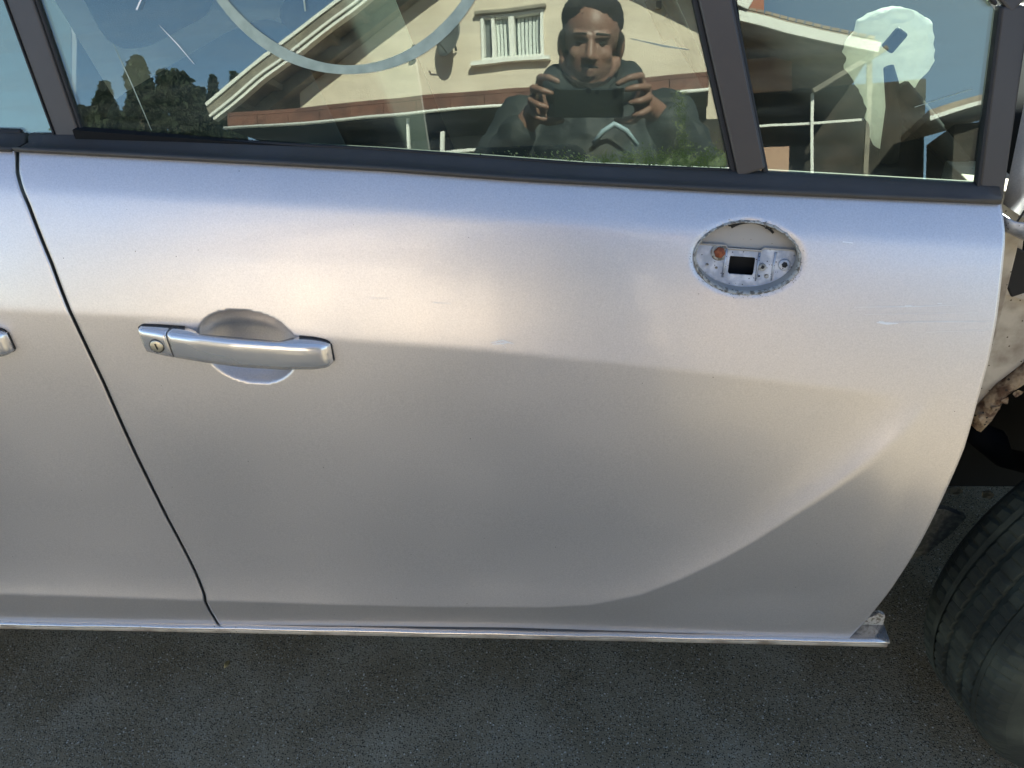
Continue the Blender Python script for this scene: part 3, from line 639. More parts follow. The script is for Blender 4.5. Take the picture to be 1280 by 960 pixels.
for x in xs_:
    t_ = (x+2.2)/2.18; zc = 1.50+.085*math.sin(math.pi*min(1, .12+t_*.80)); row = []
    for s_ in np.linspace(-1, 1, 15):
        yy = FAR/2+s_*(FAR/2-.185); row.append((x-.05*s_*s_ if t_ > .9 else x, yy, zc-.045*abs(s_)**3-.01))
    secs.append(row)
V, F = loft(secs, closed=False, caps=False); o = obj('roof', V, F, M['paint'], car); so = o.modifiers.new('s', 'SOLIDIFY'); so.thickness = .03; so.offset = 1
for s_ in (.205, FAR-.205):
    V, F = tube([(-.05, s_, 1.50), (-1.1, s_, 1.535), (-2.18, s_, 1.495)], .028, 10); obj('roof_rail', V, F, M['frame'], car)
ws = [[(-.02-.05*s_*s_, FAR/2+s_*(FAR/2-.20), 1.535-.04*abs(s_)**3) for s_ in np.linspace(-1, 1, 13)], [(.62-.10*s_*s_-.04*abs(s_), FAR/2+s_*(FAR/2-.13), 1.22) for s_ in np.linspace(-1, 1, 13)], [(1.12-.30*s_*s_, FAR/2+s_*(FAR/2-.10), .985) for s_ in np.linspace(-1, 1, 13)]]
V, F = loft(ws, closed=False, caps=False); obj('windscreen', V, F, M['glassB'], car)
V, F = tube([(.43, FAR-.110, 1.20), (.12, FAR-.178, 1.44), (-.05, FAR-.205, 1.515)], .030, 12); obj('windscreen_pillar', V, F, M['paint'], car)
fb = [[(1.64-.12*s_*s_-.10*abs(s_)**5, FAR/2+s_*(FAR/2-.12), z+0) for s_ in np.linspace(-1, 1, 13)] for z in (.78, .62, .45, .24)]
fb = [[(x+dx, y, z) for x, y, z in r_] for r_, dx in zip(fb, (0, .06, .07, .0))]
V, F = loft(fb, closed=False, caps=False); o = obj('front_bumper', V, F, M['frame'], car); o.modifiers.new('s', 'SOLIDIFY').thickness = .02
rb = [[(-2.20+dx+.10*s_*s_, FAR/2+s_*(FAR/2-iy), z) for s_ in np.linspace(-1, 1, 13)] for z, dx, iy in ((1.50, .0, .20), (1.28, -.12, .14), (1.08, -.22, .07), (.80, -.30, .06), (.50, -.33, .06), (.28, -.28, .08))]
V, F = loft(rb[:3], closed=False, caps=False); obj('rear_window', V, F, M['glassB'], car)
V, F = loft(rb[2:], closed=False, caps=False); o = obj('tailgate', V, F, M['paint'], car); o.modifiers.new('s', 'SOLIDIFY').thickness = .02
bm = bmesh.new(); box(bm, (-.72, FAR/2, .285), (2.40, 1.26, .05)); objb('floor_pan', bm, M['dark'], car)
bm = bmesh.new(); box(bm, (1.15, FAR/2, .55), (.8, .58, .42)); objb('engine_block', bm, M['dash'], car, bevel=.05)
# interior
def seatpart(name, c, s, parent, rot=None, bev=.05):
    bm = bmesh.new(); box(bm, (0, 0, 0), s); o = objb(name, bm, M['seat'], parent, smooth=True, bevel=bev, seg=4); o.location = c; o.rotation_euler = rot or (0, 0, 0); return o
for y in (.47, 1.24):
    s_ = empty('front_seat', (-.25, y, .35)); s_.parent = car
    seatpart('seat_cushion', (0, 0, .12), (.50, .50, .17), s_); seatpart('backrest', (-.27, 0, .40), (.16, .48, .62), s_, (0, R(-16), 0)); seatpart('headrest', (-.41, 0, .82), (.10, .25, .19), s_, (0, R(-12), 0), .04)
s_ = empty('rear_bench', (-1.15, FAR/2, .35)); s_.parent = car
seatpart('seat_cushion', (0, 0, .14), (.50, 1.25, .18), s_); seatpart('backrest', (-.30, 0, .44), (.16, 1.25, .66), s_, (0, R(-16), 0))
V, F = loft([[(.34, y, .70), (.36, y, .90), (.42, y, .955+.02*math.sin(y*6)), (.62, y, .985), (1.08, y, .985), (1.08, y, .60), (.5, y, .60)] for y in np.linspace(.205, FAR-.205, 14)]); obj('dashboard', V, F, M['dash'], car)
sw = empty('steering_wheel', (.20, 1.24, .93)); sw.parent = car; sw.rotation_euler = (0, R(62), 0)
V, F = tube([(.18*math.cos(a), .18*math.sin(a), 0) for a in np.linspace(0, 2*math.pi, 41)[:-1]], .014, 10, closed=True); obj('wheel_rim', V, F, M['dash'], sw)
V, F = tube([(0, 0, .0), (0, 0, -.05)], [.06, .05], 20); obj('wheel_hub', V, F, M['dash'], sw)
for a in (R(90), R(-90), 0): V, F = tube([(0, 0, -.02), (.175*math.cos(a), .175*math.sin(a), 0)], .014, 8); obj('spoke', V, F, M['dash'], sw)
# crumpled pale bag standing on the dash end, sun on it
V = []; F = []; nu, nv = 130, 100
for i in range(nv+1):
    th = math.pi*i/nv
    for j in range(nu):
        ph = 2*math.pi*j/nu; d = Vector((math.sin(th)*math.cos(ph), math.sin(th)*math.sin(ph), math.cos(th)))
        wx = .055*(1.0 if d.z > -.1 else (1-.50*sst((-.1-d.z)/.4))); pw_ = lambda v, e: math.copysign(abs(v)**e, v)
        q = Vector((pw_(d.x, .85)*wx, pw_(d.y, .8)*.026, (pw_(d.z, .9)*.050 if d.z > 0 else d.z*.125)))
        f_ = noise.noise(q*18+Vector((3, 1, 7))); f2 = abs(noise.noise(Vector((q.x*34, q.y*20, q.z*60))+Vector((9, 2, 1)))); f3 = abs(noise.noise(Vector((q.x*90, q.y*60, q.z*70))))
        q += d*(.003*f_-.008*f2-.0015*f3); q.x += .016*max(0, -d.z); V.append(q)
for i in range(nv):
    for j in range(nu): F.append((i*nu+j, (i+1)*nu+j, (i+1)*nu+(j+1) % nu, i*nu+(j+1) % nu))
o = obj('crumpled_cover', V, F, M['bag'], car, smooth=True); o.location = (.370, .27, 1.050); o['label'] = 'crumpled pale round-topped cover behind the quarter glass'
bm = bmesh.new(); box(bm, (.360, .226, 1.072), (.016, .010, .026), Matrix.Rotation(R(35), 3, 'Y')); objb('cover_slot', bm, M['seal'], car, bevel=.003)
V, F = tube([(.372, .215, 1.020), (.400, .212, .985), (.462, .205, .925)], [.012, .017, .013], 8); obj('dark_strap', V, F, M['dark'], car)
V, F = tube([(.355, .214, 1.045), (.372, .215, 1.000), (.378, .216, .930)], [.006, .011, .012], 8); obj('dark_strap', V, F, M['dark'], car)
# moss and dirt in the lower corner of the main glass
V = []; F = []
def crumb(p_, s_):
    b = len(V); p_ = Vector(p_)
    for q in ((1, 0, -.6), (-.6, .2, .9), (-.4, .3, -.8), (0, -.8, .1)): V.append(p_+Vector(q)*s_*random.uniform(.7, 1.3))
    F.extend([(b, b+1, b+3), (b+1, b+2, b+3), (b+2, b, b+3)])
for k in range(2200):
    x = .15-abs(random.gauss(0, .085)); 
    if x < -.12: continue
    z0 = float(ip(MT, x)); z = z0+.004+abs(random.gauss(0, .0045+.006*max(0, (x+.02)/.17))); crumb(glass_pt(x, z, -.001), random.uniform(.0005, .0014))
for k in range(900):
    z = random.uniform(.99, 1.066); x = .104-(z-.99)*.09+random.gauss(0, .0042); crumb(glass_pt(x, z, -.0008), random.uniform(.0003, .0009))
tag(obj('moss', V, F, M['moss'], door, smooth=False), kind='stuff')

# ------------------------------------------------------------------ ground
n = 60; gx = np.concatenate([-np.geomspace(900, 4, 22), np.linspace(-3.5, 3.5, 29), np.geomspace(4, 900, 22)])
V = []; F = []; m_ = len(gx)
for y in gx:
    for x in gx: V.append((x, y, .012*noise.noise(Vector((x*.7, y*.7, 0))) - .012*max(0, noise.noise(Vector((x*2.1, y*2.1, 5)))) if abs(x) < 30 and abs(y) < 30 else 0))
for i in range(m_-1):
    for j in range(m_-1): F.append((i*m_+j, i*m_+j+1, (i+1)*m_+j+1, (i+1)*m_+j))
g_ = tag(obj('ground', V, F, M['ground'], smooth=True), 'dark worn asphalt yard beneath the car', kind='structure'); g_.location.z = -.122
# gravel yard between the car and the house (paler, sunlit)
yard = mat('pale_gravel', (.15, .140, .122), .95, var=(1.2, (.11, .104, .09), .4, .65, 8), bump=(60, .8, .01), spots=[(90, .22, (.42, .39, .33), .25)])
V = [(-16, -3.2, .026), (9, -2.9, .026), (9, -12, .026), (-16, -14, .026)]; nn_ = 40; VV = []; FF = []
for i in range(nn_+1):
    for j in range(nn_+1):
        a = i/nn_; b = j/nn_; p_ = Vector(V[0]).lerp(Vector(V[1]), a).lerp(Vector(V[3]).lerp(Vector(V[2]), a), b)
        if j == 0: p_.y += .25*noise.noise(Vector((p_.x*.8, 0, 3)))
        VV.append(p_)
for i in range(nn_):
    for j in range(nn_): FF.append((i*(nn_+1)+j, i*(nn_+1)+j+1, (i+1)*(nn_+1)+j+1, (i+1)*(nn_+1)+j))
tag(obj('gravel_yard', VV, [f[::-1] for f in FF], yard), 'pale gravel yard between the car and the house', kind='structure').location.z = -.122
# loose grit on the asphalt by the sill
V = []; F = []
for k in range(5200):
    x = random.uniform(-1.3, .85); y = random.uniform(-.35, .42); s__ = random.uniform(.0007, .0019)*(1.6 if random.random() < .06 else 1); b = len(V)
    p_ = Vector((x, y, .006+0*s__)); z = .012*noise.noise(Vector((x*.7, y*.7, 0))) - .012*max(0, noise.noise(Vector((x*2.1, y*2.1, 5)))); p_.z = z+s__*.3; a = random.random()*6.3
    for q in ((1, 0, -.4), (-.5, .87, -.4), (-.5, -.87, -.4), (.1, 0, .8)): V.append(p_+(Matrix.Rotation(a, 3, 'Z') @ Vector(q))*s__)
    F += [(b, b+1, b+3), (b+1, b+2, b+3), (b+2, b, b+3)]
tag(obj('grit', V, F, M['grit'], smooth=False), 'fine pale grit scattered over the asphalt', kind='stuff').location.z = -.122
# fallen leaf
V = []; F = []; L_ = 9
for i in range(L_+1):
    t = i/L_; wv = .009*math.sin(math.pi*min(1, t*1.02))**.8
    for s__ in (-1, -.5, 0, .5, 1): V.append((wv*s__, .034*(t-.5), .006*abs(s__)**1.4*math.sin(math.pi*t)+.004*math.sin(t*5)))
for i in range(L_):
    for j in range(4): F.append((i*5+j, i*5+j+1, (i+1)*5+j+1, (i+1)*5+j))
lf = obj('fallen_leaf', V, F, M['dryleaf']); lf.location = (-.775, .190, -.116); lf.rotation_euler = (R(8), R(25), R(-10)); lf.scale = (.55, .6, .55)
so = lf.modifiers.new('s', 'SOLIDIFY'); so.thickness = .0004
tag(lf, 'small dry yellowish leaf lying on the dark asphalt', 'leaf')

# ------------------------------------------------------------------ house (local x to the right as seen from the car's mirror image, local y towards the car)
house = tag(empty('house', (0, -11, 0), R(8)), 'warm stucco gabled house with a white window and brown porch fascia', 'house')
def hbox(name, x0, x1, y0, y1, z0, z1, m, parent=None, bev=0):
    bm = bmesh.new(); box(bm, ((x0+x1)/2, (y0+y1)/2, (z0+z1)/2), (abs(x1-x0), abs(y1-y0), abs(z1-z0))); return objb(name, bm, m, parent or house, bevel=bev)
APX, APZ = -1.0, 6.72; SLP = .585
wall = [(-4.58, 0), (1.95, 0), (1.95, APZ-(1.95-APX)*SLP-.06), (APX, APZ-.06), (-4.58, APZ-(APX+4.58)*SLP-.06)]
def withhole(pts, holes, y0, y1):
    bm = bmesh.new(); E_ = []
    for lp in [pts]+holes:
        vs = [bm.verts.new((x, y1, z)) for x, z in lp]; E_ += [bm.edges.new((vs[i], vs[(i+1) % len(vs)])) for i in range(len(vs))]
    bmesh.ops.triangle_fill(bm, use_beauty=True, edges=E_); r = bmesh.ops.extrude_face_region(bm, geom=bm.faces[:])
    bmesh.ops.translate(bm, vec=(0, y0-y1, 0), verts=[v for v in r['geom'] if isinstance(v, bmesh.types.BMVert)]); bmesh.ops.recalc_face_normals(bm, faces=bm.faces[:]); return bm
objb('wall', withhole(wall, [[(-1.58, 4.55), (-.64, 4.55), (-.64, 5.22), (-1.58, 5.22)]], -.30, 0), M['stucco'], house)
hbox('side_wall', -4.58, -4.28, -7.5, -.302, 0, 4.45, M['stucco']); hbox('side_wall', 1.65, 1.95, -7.5, -.302, 0, 4.85, M['stucco'])
# roof slopes with overhang, verge boards and eaves
def slope(name, x0, x1, z0, z1, y0, y1, th, m, parent=None):
    bm = bmesh.new(); bar(bm, (x0, (y0+y1)/2, z0), (x1, (y0+y1)/2, z1), abs(y1-y0), th, (0, 0, 1)); return objb(name, bm, m, parent or house)
roofL = slope('roof', -5.70, APX, APZ-(APX+5.70)*SLP+.10, APZ+.10, -7.8, .72, .12, M['tile'])
roofR = slope('roof', APX, 2.20, APZ+.10, APZ-(2.20-APX)*SLP+.10, -7.8, .40, .12, M['tile'])
slope('verge_board', -5.72, APX, APZ-(APX+5.72)*SLP+.02, APZ+.02, .72, .75, .13, M['timber']); slope('verge_trim', -5.74, APX, APZ-(APX+5.74)*SLP+.125, APZ+.125, .70, .78, .05, M['whitep']); slope('verge_trim', -5.70, APX, APZ-(APX+5.70)*SLP-.065, APZ-.065, .722, .76, .035, M['whitep'])
slope('verge_board', APX, 2.22, APZ+.01, APZ-(2.22-APX)*SLP+.01, .40, .43, .15, M['whitep'])
slope('soffit', -5.68, APX, APZ-(APX+5.68)*SLP-.035, APZ-.035, .005, .718, .05, M['timber'])
slope('soffit', APX, 2.18, APZ-.035, APZ-(2.18-APX)*SLP-.035, .005, .398, .05, M['timber'])
slope('rafter', -5.60, APX, APZ-(APX+5.60)*SLP-.17, APZ-.17, .002, .20, .17, M['timber'])
slope('rafter_trim', -5.66, APX, APZ-(APX+5.66)*SLP-.12, APZ-.12, .60, .715, .05, M['whitep'])
for k in range(9):
    x = -5.3+k*.5; z = APZ-(APX-x)*SLP-.10; hbox('purlin_end', x-.05, x+.05, .20, .60, z-.05, z+.04, M['timber'])
# low roof to the right, deep shade beneath painted into the walls
ZR = APZ-(2.20-APX)*SLP
slope('low_roof', 2.05, 3.80, 4.78, 4.22, -5, .35, .10, M['tile']); slope('low_roof_edge', 2.05, 3.83, 4.73, 4.165, .35, .39, .13, M['whitep'])
for k in range(16):
    t = k/15; x = 2.1+t*1.58; slope('roof_tile', x, x+.09, 4.84-t*.505, 4.815-t*.505, .02, .36, .035, M['tile'])
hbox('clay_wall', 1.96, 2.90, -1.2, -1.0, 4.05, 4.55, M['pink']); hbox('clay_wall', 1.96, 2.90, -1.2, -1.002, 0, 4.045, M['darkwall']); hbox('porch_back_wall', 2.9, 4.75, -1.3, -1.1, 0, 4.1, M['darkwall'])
hbox('chimney', 1.95, 2.55, -2.6, -2.0, 4.9, 6.6, M['red'])
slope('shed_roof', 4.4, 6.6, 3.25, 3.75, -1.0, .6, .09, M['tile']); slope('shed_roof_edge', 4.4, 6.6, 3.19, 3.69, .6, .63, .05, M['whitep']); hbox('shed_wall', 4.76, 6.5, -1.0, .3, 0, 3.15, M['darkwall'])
slope('roof_strut', 3.05, 3.95, 3.72, 4.20, .18, .27, .06, M['timber'])
hbox('porch_post', 3.03, 3.07, .10, .14, 0, 3.72, M['whitep']); hbox('porch_post', 3.72, 3.78, .10, .18, 0, 4.2, M['timber'])
hbox('porch_rail', 2.0, 3.70, .08, .11, 3.32, 3.35, M['whitep']); hbox('porch_panel', 2.1, 2.75, .05, .09, 2.2, 3.05, M['pink'])
# porch under the gable: brown fascia, white gutter, recess painted dark for shade, thin posts
fa = []
for k in range(14):
    x0 = -4.95+k*.475; q = hbox('fascia_board', x0+.004, x0+.471, 1.42, 1.47, 3.52, 3.68, M['wood']); fa.append(q)
V, F = tube([(-4.98, 1.50, 3.52), (1.70, 1.50, 3.52)], .022, 8); obj('gutter', V, F, M['whitep'], house)
slope('porch_roof', 1.35, -4.9, 3.70, 3.70, .02, 1.45, .05, M['tile']) if False else hbox('porch_roof', -4.95, 1.70, .004, 1.45, 3.69, 3.74, M['wood'])
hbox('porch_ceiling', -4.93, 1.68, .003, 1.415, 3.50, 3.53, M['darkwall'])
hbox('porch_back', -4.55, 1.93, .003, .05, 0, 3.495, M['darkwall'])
for x, w__ in ((-4.30, .05), (-2.25, .035), (-1.76, .05), (-.95, .035), (.55, .05), (1.22, .11)): hbox('porch_post', x-w__/2, x+w__/2, 1.36, 1.41, 0 if w__ > .04 else 3.05, 3.495 if w__ != .05 else 3.28, M['whitep'])
hbox('porch_rail', -4.9, 1.66, 1.36, 1.39, 2.98, 3.02, M['whitep']); hbox('porch_parapet', -4.9, 1.66, 1.30, 1.34, 0, 2.96, M['stucco'])
hbox('curtained_door', -1.95, -1.45, .052, .09, 0, 3.3, M['timber'])
# window
wn = empty('window', (0, 0, 0)); wn.parent = house
def wbox(name, *a): o = hbox(name, *a); o.parent = wn; return o
for a in ((-1.58, -.64, -.14, .03, 5.17, 5.219), (-1.58, -.64, -.14, .03, 4.551, 4.60)): wbox('window_frame', *a, M['whitep'])
for a in ((-1.579, -1.535), (-.685, -.641)): wbox('window_frame', a[0], a[1], -.14, .03, 4.602, 5.168, M['whitep'])
wbox('window_frame', -1.145, -1.065, -.13, .032, 4.602, 5.168, M['whitep']); wbox('window_frame', -1.42, -1.37, -.12, .02, 4.602, 5.168, M['whitep'])
for a in ((-1.534, -1.146), (-1.064, -.686)): wbox('pane', a[0], a[1], -.10, -.09, 4.602, 5.168, M['pane'])
for k in range(13):
    x = -1.36+k*.055
    if -1.16 < x < -1.05: continue
    wbox('curtain', x, x+.040, -.085, -.07+.01*(k % 2), 4.605, 5.165, M['curtain'])
wbox('curtain', -1.533, -1.43, -.085, -.07, 4.605, 5.165, M['dish'])
wbox('window_sill', -1.72, -.55, .002, .12, 4.49, 4.545, M['whitep']); wbox('window_hood', -1.66, -.60, .002, .10, 5.225, 5.27, M['timber'])
hbox('meter_box', .95, 1.02, .003, .05, 5.05, 5.15, M['timber'])
# dish and lamp on the wall
dr = tag(empty('satellite_dish', (0, 0, 0)), 'dark grey satellite dish on the house wall left of the window', 'satellite dish')
dr.location = Vector((0, -11, 0)) + (Matrix.Rotation(R(8), 3, 'Z') @ Vector((-2.02, .26, 4.86))); dr.rotation_euler = (R(12), 0, R(8+30))
secs = [[(r*math.cos(2*math.pi*k/32), -.05*(1-(r/.24)**2)-t, 1.1*r*math.sin(2*math.pi*k/32)) for k in range(32)] for r, t in ((.001, 0), (.08, 0), (.16, 0), (.24, 0), (.245, .008), (.16, .012), (.001, .012))]
V, F = loft(secs, caps=False); obj('dish_bowl', V, F, M['dish'], dr)
V, F = tube([(0, -.05, -.22), (0, .20, -.10), (0, .24, -.03)], .012, 8); obj('feed_arm', V, F, M['dish'], dr)
V, F = tube([(0, -.06, 0), (0, -.16, -.04), (-.05, -.24, -.06)], .018, 8); obj('wall_bracket', V, F, M['dish'], dr)
lp_ = tag(empty('wall_lamp', Vector((0, -11, 0)) + (Matrix.Rotation(R(8), 3, 'Z') @ Vector((-2.62, .012, 4.83))), R(8)), 'small dark wall lamp on the stucco gable left of the dish', 'wall lamp')
V, F = tube([(0, .0, .0), (0, .08, .02), (.02, .14, -.01)], .014, 8); obj('lamp_arm', V, F, M['dash'], lp_)
V, F = tube([(.02, .14, .03), (.02, .14, -.01), (.02, .14, -.05)], [.02, .04, .06], 12); obj('lamp_shade', V, F, M['dash'], lp_)

# leafy backdrop added beyond the car to darken the quarter-glass view
hd = tag(empty('added_hedge', (1.6, 3.3, -.06)), 'low leafy backdrop added beyond the car to darken the view through the quarter glass', 'added_hedge')
V = []; F = []; rs = random.Random(5)
for k in range(26000):
    x = rs.uniform(-6, 6); y = rs.choice((-1, 1, 0))*.32+rs.gauss(0, .09); z = rs.uniform(0, 1.32)+.05*noise.noise(Vector((x*2, y, 0))); s__ = rs.uniform(.025, .055)
    if abs(y) < .2: z = 1.30+rs.gauss(0, .04)
    d1 = Vector((rs.gauss(0, 1), rs.gauss(0, 1), rs.gauss(0, 1))).normalized(); d2 = d1.orthogonal().normalized(); c = Vector((x, y, max(.02, z))); b = len(V)
    V += [c+d1*s__, c+d2*s__*.6, c-d1*s__, c-d2*s__*.6]; F.append((b, b+1, b+2, b+3))
obj('added_hedge_leaves', V, F, M['leaf'], hd, smooth=False)
bm = bmesh.new(); box(bm, (0, 0, .62), (12, .5, 1.2)); objb('added_hedge_core', bm, M['dark'], hd)
# ------------------------------------------------------------------ trees beyond the yard
def leaf_mesh(H, rad, conic, seed, nleaf):
    rs = random.Random(seed); V = []; F = []
    for k in range(nleaf):
        t = rs.random()**.8; z = H*(.18+.82*t); rmax = rad*((1-t)**.75+.06) if conic else rad*(.35+.65*math.sin(math.pi*min(1, .15+t*.85)))
        cl = noise.noise(Vector((seed*3.1, z*1.3, 0))); a = rs.random()*6.283; c_ = noise.noise(Vector((math.cos(a)*1.6+seed, math.sin(a)*1.6, z*1.1)))
        r = rmax*(.72+.55*c_+.2*cl)*math.sqrt(rs.uniform(.25, 1)); s__ = rs.uniform(.07, .17); c = Vector((r*math.cos(a), r*math.sin(a), z-.25*r*(1 if conic else 0)))
        d1 = Vector((rs.gauss(0, 1), rs.gauss(0, 1), rs.gauss(0, .6))).normalized(); d2 = d1.orthogonal().normalized(); b = len(V)
        V += [c+d1*s__, c+d2*s__*.6, c-d1*s__, c-d2*s__*.6]; F.append((b, b+1, b+2, b+3))
    return V, F
for i, (x, y, H, rad, con, lab) in enumerate(((-17.6, -26.5, 8.3, 1.5, 0, 'leftmost bushy tree of the dark group left of the house'), (-16.4, -25.6, 8.9, 1.3, 1, 'second tree from the left in the dark group'),
        (-15.35, -26, 9.8, 1.35, 1, 'tallest pointed tree of the dark group'), (-14.3, -26.4, 9.3, 1.2, 0, 'broad tree just right of the tallest one'), (-13.45, -25.8, 8.6, 1.0, 0, 'lower rounded tree at the right end of the dark group'),
        (-12.72, -26, 9.0, .62, 1, 'left of two slim cypresses beside the house roof'), (-11.98, -26, 9.1, .66, 1, 'right of two slim cypresses next to the house verge'))):
    tr = tag(empty('slim_cypress' if i > 4 else ('conifer_tree' if con else 'broadleaf_tree'), (x, y, 0)), lab, 'tree', 'trees left of the house')
    V, F = leaf_mesh(H, rad*1.5, con, i+2, 5200 if i < 5 else 3000); obj('crown', V, F, M['leaf'], tr, smooth=False)
    V, F = tube([(0, 0, 0), (.05, .03, H*.45), (0, .02, H*.93)], [.20, .14, .02], 10); obj('trunk', V, F, M['bark'], tr)
    for k in range(7):
        a = k*2.4; z = H*(.25+.09*k); l_ = rad*.8*(1-k*.08); V, F = tube([(0, 0, z), (l_*.5*math.cos(a), l_*.5*math.sin(a), z+.15), (l_*math.cos(a), l_*math.sin(a), z+.2)], [.06, .04, .012], 6); obj('limb', V, F, M['bark'], tr)

# ------------------------------------------------------------------ photographer
def capsule(a, b, ra, rb, n=14):
    a = Vector(a); b = Vector(b); d = (b-a); l = max(d.length, 1e-5); d.normalize(); pts = []; rd = []
    for t in (-1, -.8, -.45, 0): pts.append(a+d*ra*t); rd.append(max(ra*math.sqrt(max(0, 1-t*t)), ra*.03))
    for t in (0, .45, .8, 1): pts.append(b+d*rb*t); rd.append(max(rb*math.sqrt(max(0, 1-t*t)), rb*.03))
    return tube(pts, rd, n)
def chain(pts, rad):
    return merge(*[capsule(pts[i], pts[i+1], rad[i], rad[i+1]) for i in range(len(pts)-1)])
def ellipsoid(c, s, rot=None, n=20):
    V = []; F = []; c = Vector(c)
    for i in range(n+1):
        th = math.pi*i/n
        for j in range(2*n):
            ph = math.pi*j/n; v = Vector((math.sin(th)*math.cos(ph)*s[0], math.sin(th)*math.sin(ph)*s[1], math.cos(th)*s[2]))
            if i in (0, n): v = Vector((1e-5*math.cos(ph), 1e-5*math.sin(ph), v.z))
            if rot: v = rot @ v
            V.append(c+v)
    for i in range(n):
        for j in range(2*n): F.append((i*2*n+j, (i+1)*2*n+j, (i+1)*2*n+(j+1) % (2*n), i*2*n+(j+1) % (2*n)))
    return V, F
def fuse(name, parts, voxel, m, parent, smooth=6, disp=None):
    V, F = merge(*parts); o = obj(name, V, F, m, None); r_ = o.modifiers.new('r', 'REMESH'); r_.mode = 'VOXEL'; r_.voxel_size = voxel
    s__ = o.modifiers.new('s', 'SMOOTH'); s__.iterations = smooth; s__.factor = .5
    dg = bpy.context.evaluated_depsgraph_get(); me = bpy.data.meshes.new_from_object(o.evaluated_get(dg)); old = o.data; o.modifiers.clear(); o.data = me; bpy.data.meshes.remove(old)
    if disp:
        for v in me.vertices: v.co += v.normal*disp(v.co)
    me.polygons.foreach_set('use_smooth', [True]*len(me.polygons))
    if not me.materials: me.materials.append(m)
    me.name = name; o.parent = parent; return o
PX, PY = .01, -1.17
person = tag(empty('person', (0, 0, 0)), 'person in a dark hooded jacket holding a phone up with both hands, facing the car', 'person')
# head, bowed towards the phone; local frame then placed
HM = Matrix.Translation((.008, -1.105, 1.500)) @ Matrix.Rotation(R(-22), 4, 'X') @ Matrix.Rotation(R(5), 4, 'Y')
def H_(pf): V, F = pf; return [HM @ Vector(v) for v in V], F
def Hc(*a): return H_(chain(*a))
head = [H_(ellipsoid((0, -.018, .030), (.073, .092, .082))), H_(ellipsoid((0, .030, -.035), (.056, .052, .072))), H_(ellipsoid((0, .046, -.088), (.030, .026, .022))),
        H_(ellipsoid((-.028, .052, -.022), (.026, .022, .024))), H_(ellipsoid((.028, .052, -.022), (.026, .022, .024))), Hc([(0, .074, .012), (0, .090, -.024)], [.008, .012]), H_(ellipsoid((-.011, .083, -.027), (.008, .010, .007))), H_(ellipsoid((.011, .083, -.027), (.008, .010, .007))),
        Hc([(-.040, .062, .024), (-.010, .073, .022)], [.009, .009]), Hc([(.040, .062, .024), (.010, .073, .022)], [.009, .009]),
        Hc([(-.020, .072, -.056), (0, .080, -.054), (.020, .072, -.056)], [.005, .0065, .005]), Hc([(-.018, .070, -.064), (0, .077, -.066), (.018, .070, -.064)], [.005, .007, .005]),
        H_(ellipsoid((-.076, -.008, -.004), (.010, .019, .032))), H_(ellipsoid((.076, -.008, -.004), (.010, .019, .032))), Hc([(-.062, .0, -.045), (-.030, .045, -.082)], [.018, .018]), Hc([(.062, .0, -.045), (.030, .045, -.082)], [.018, .018])]
torso = [chain([(PX, PY-.03, 1.30), (.008, PY+.03, 1.42)], [.062, .056])]
# arms: shoulder, elbow, wrist (mirror-left is world -x)
ARM = {-1: [(PX-.185, PY-.01, 1.325), (PX-.290, PY+.04, 1.12), (-.160, -.905, 1.245)], 1: [(PX+.185, PY-.01, 1.325), (PX+.300, PY+.04, 1.12), (.172, -.905, 1.262)]}
bodyp = [chain([(PX, PY-.03, .95), (PX, PY-.03, 1.12), (PX, PY-.035, 1.30)], [.135, .125, .13]), chain([(PX-.15, PY-.02, 1.325), (PX+.15, PY-.02, 1.325)], [.06, .06])]
for s__ in (-1, 1):
    bodyp += [chain(ARM[s__], [.05, .040, .026]), chain([(PX+s__*.09, PY-.03, .92), (PX+s__*.10, PY-.01, .50), (PX+s__*.11, PY-.05, -.03)], [.085, .058, .042]), chain([(PX+s__*.11, PY-.06, -.07), (PX+s__*.13, PY+.10, -.082)], [.035, .030])]
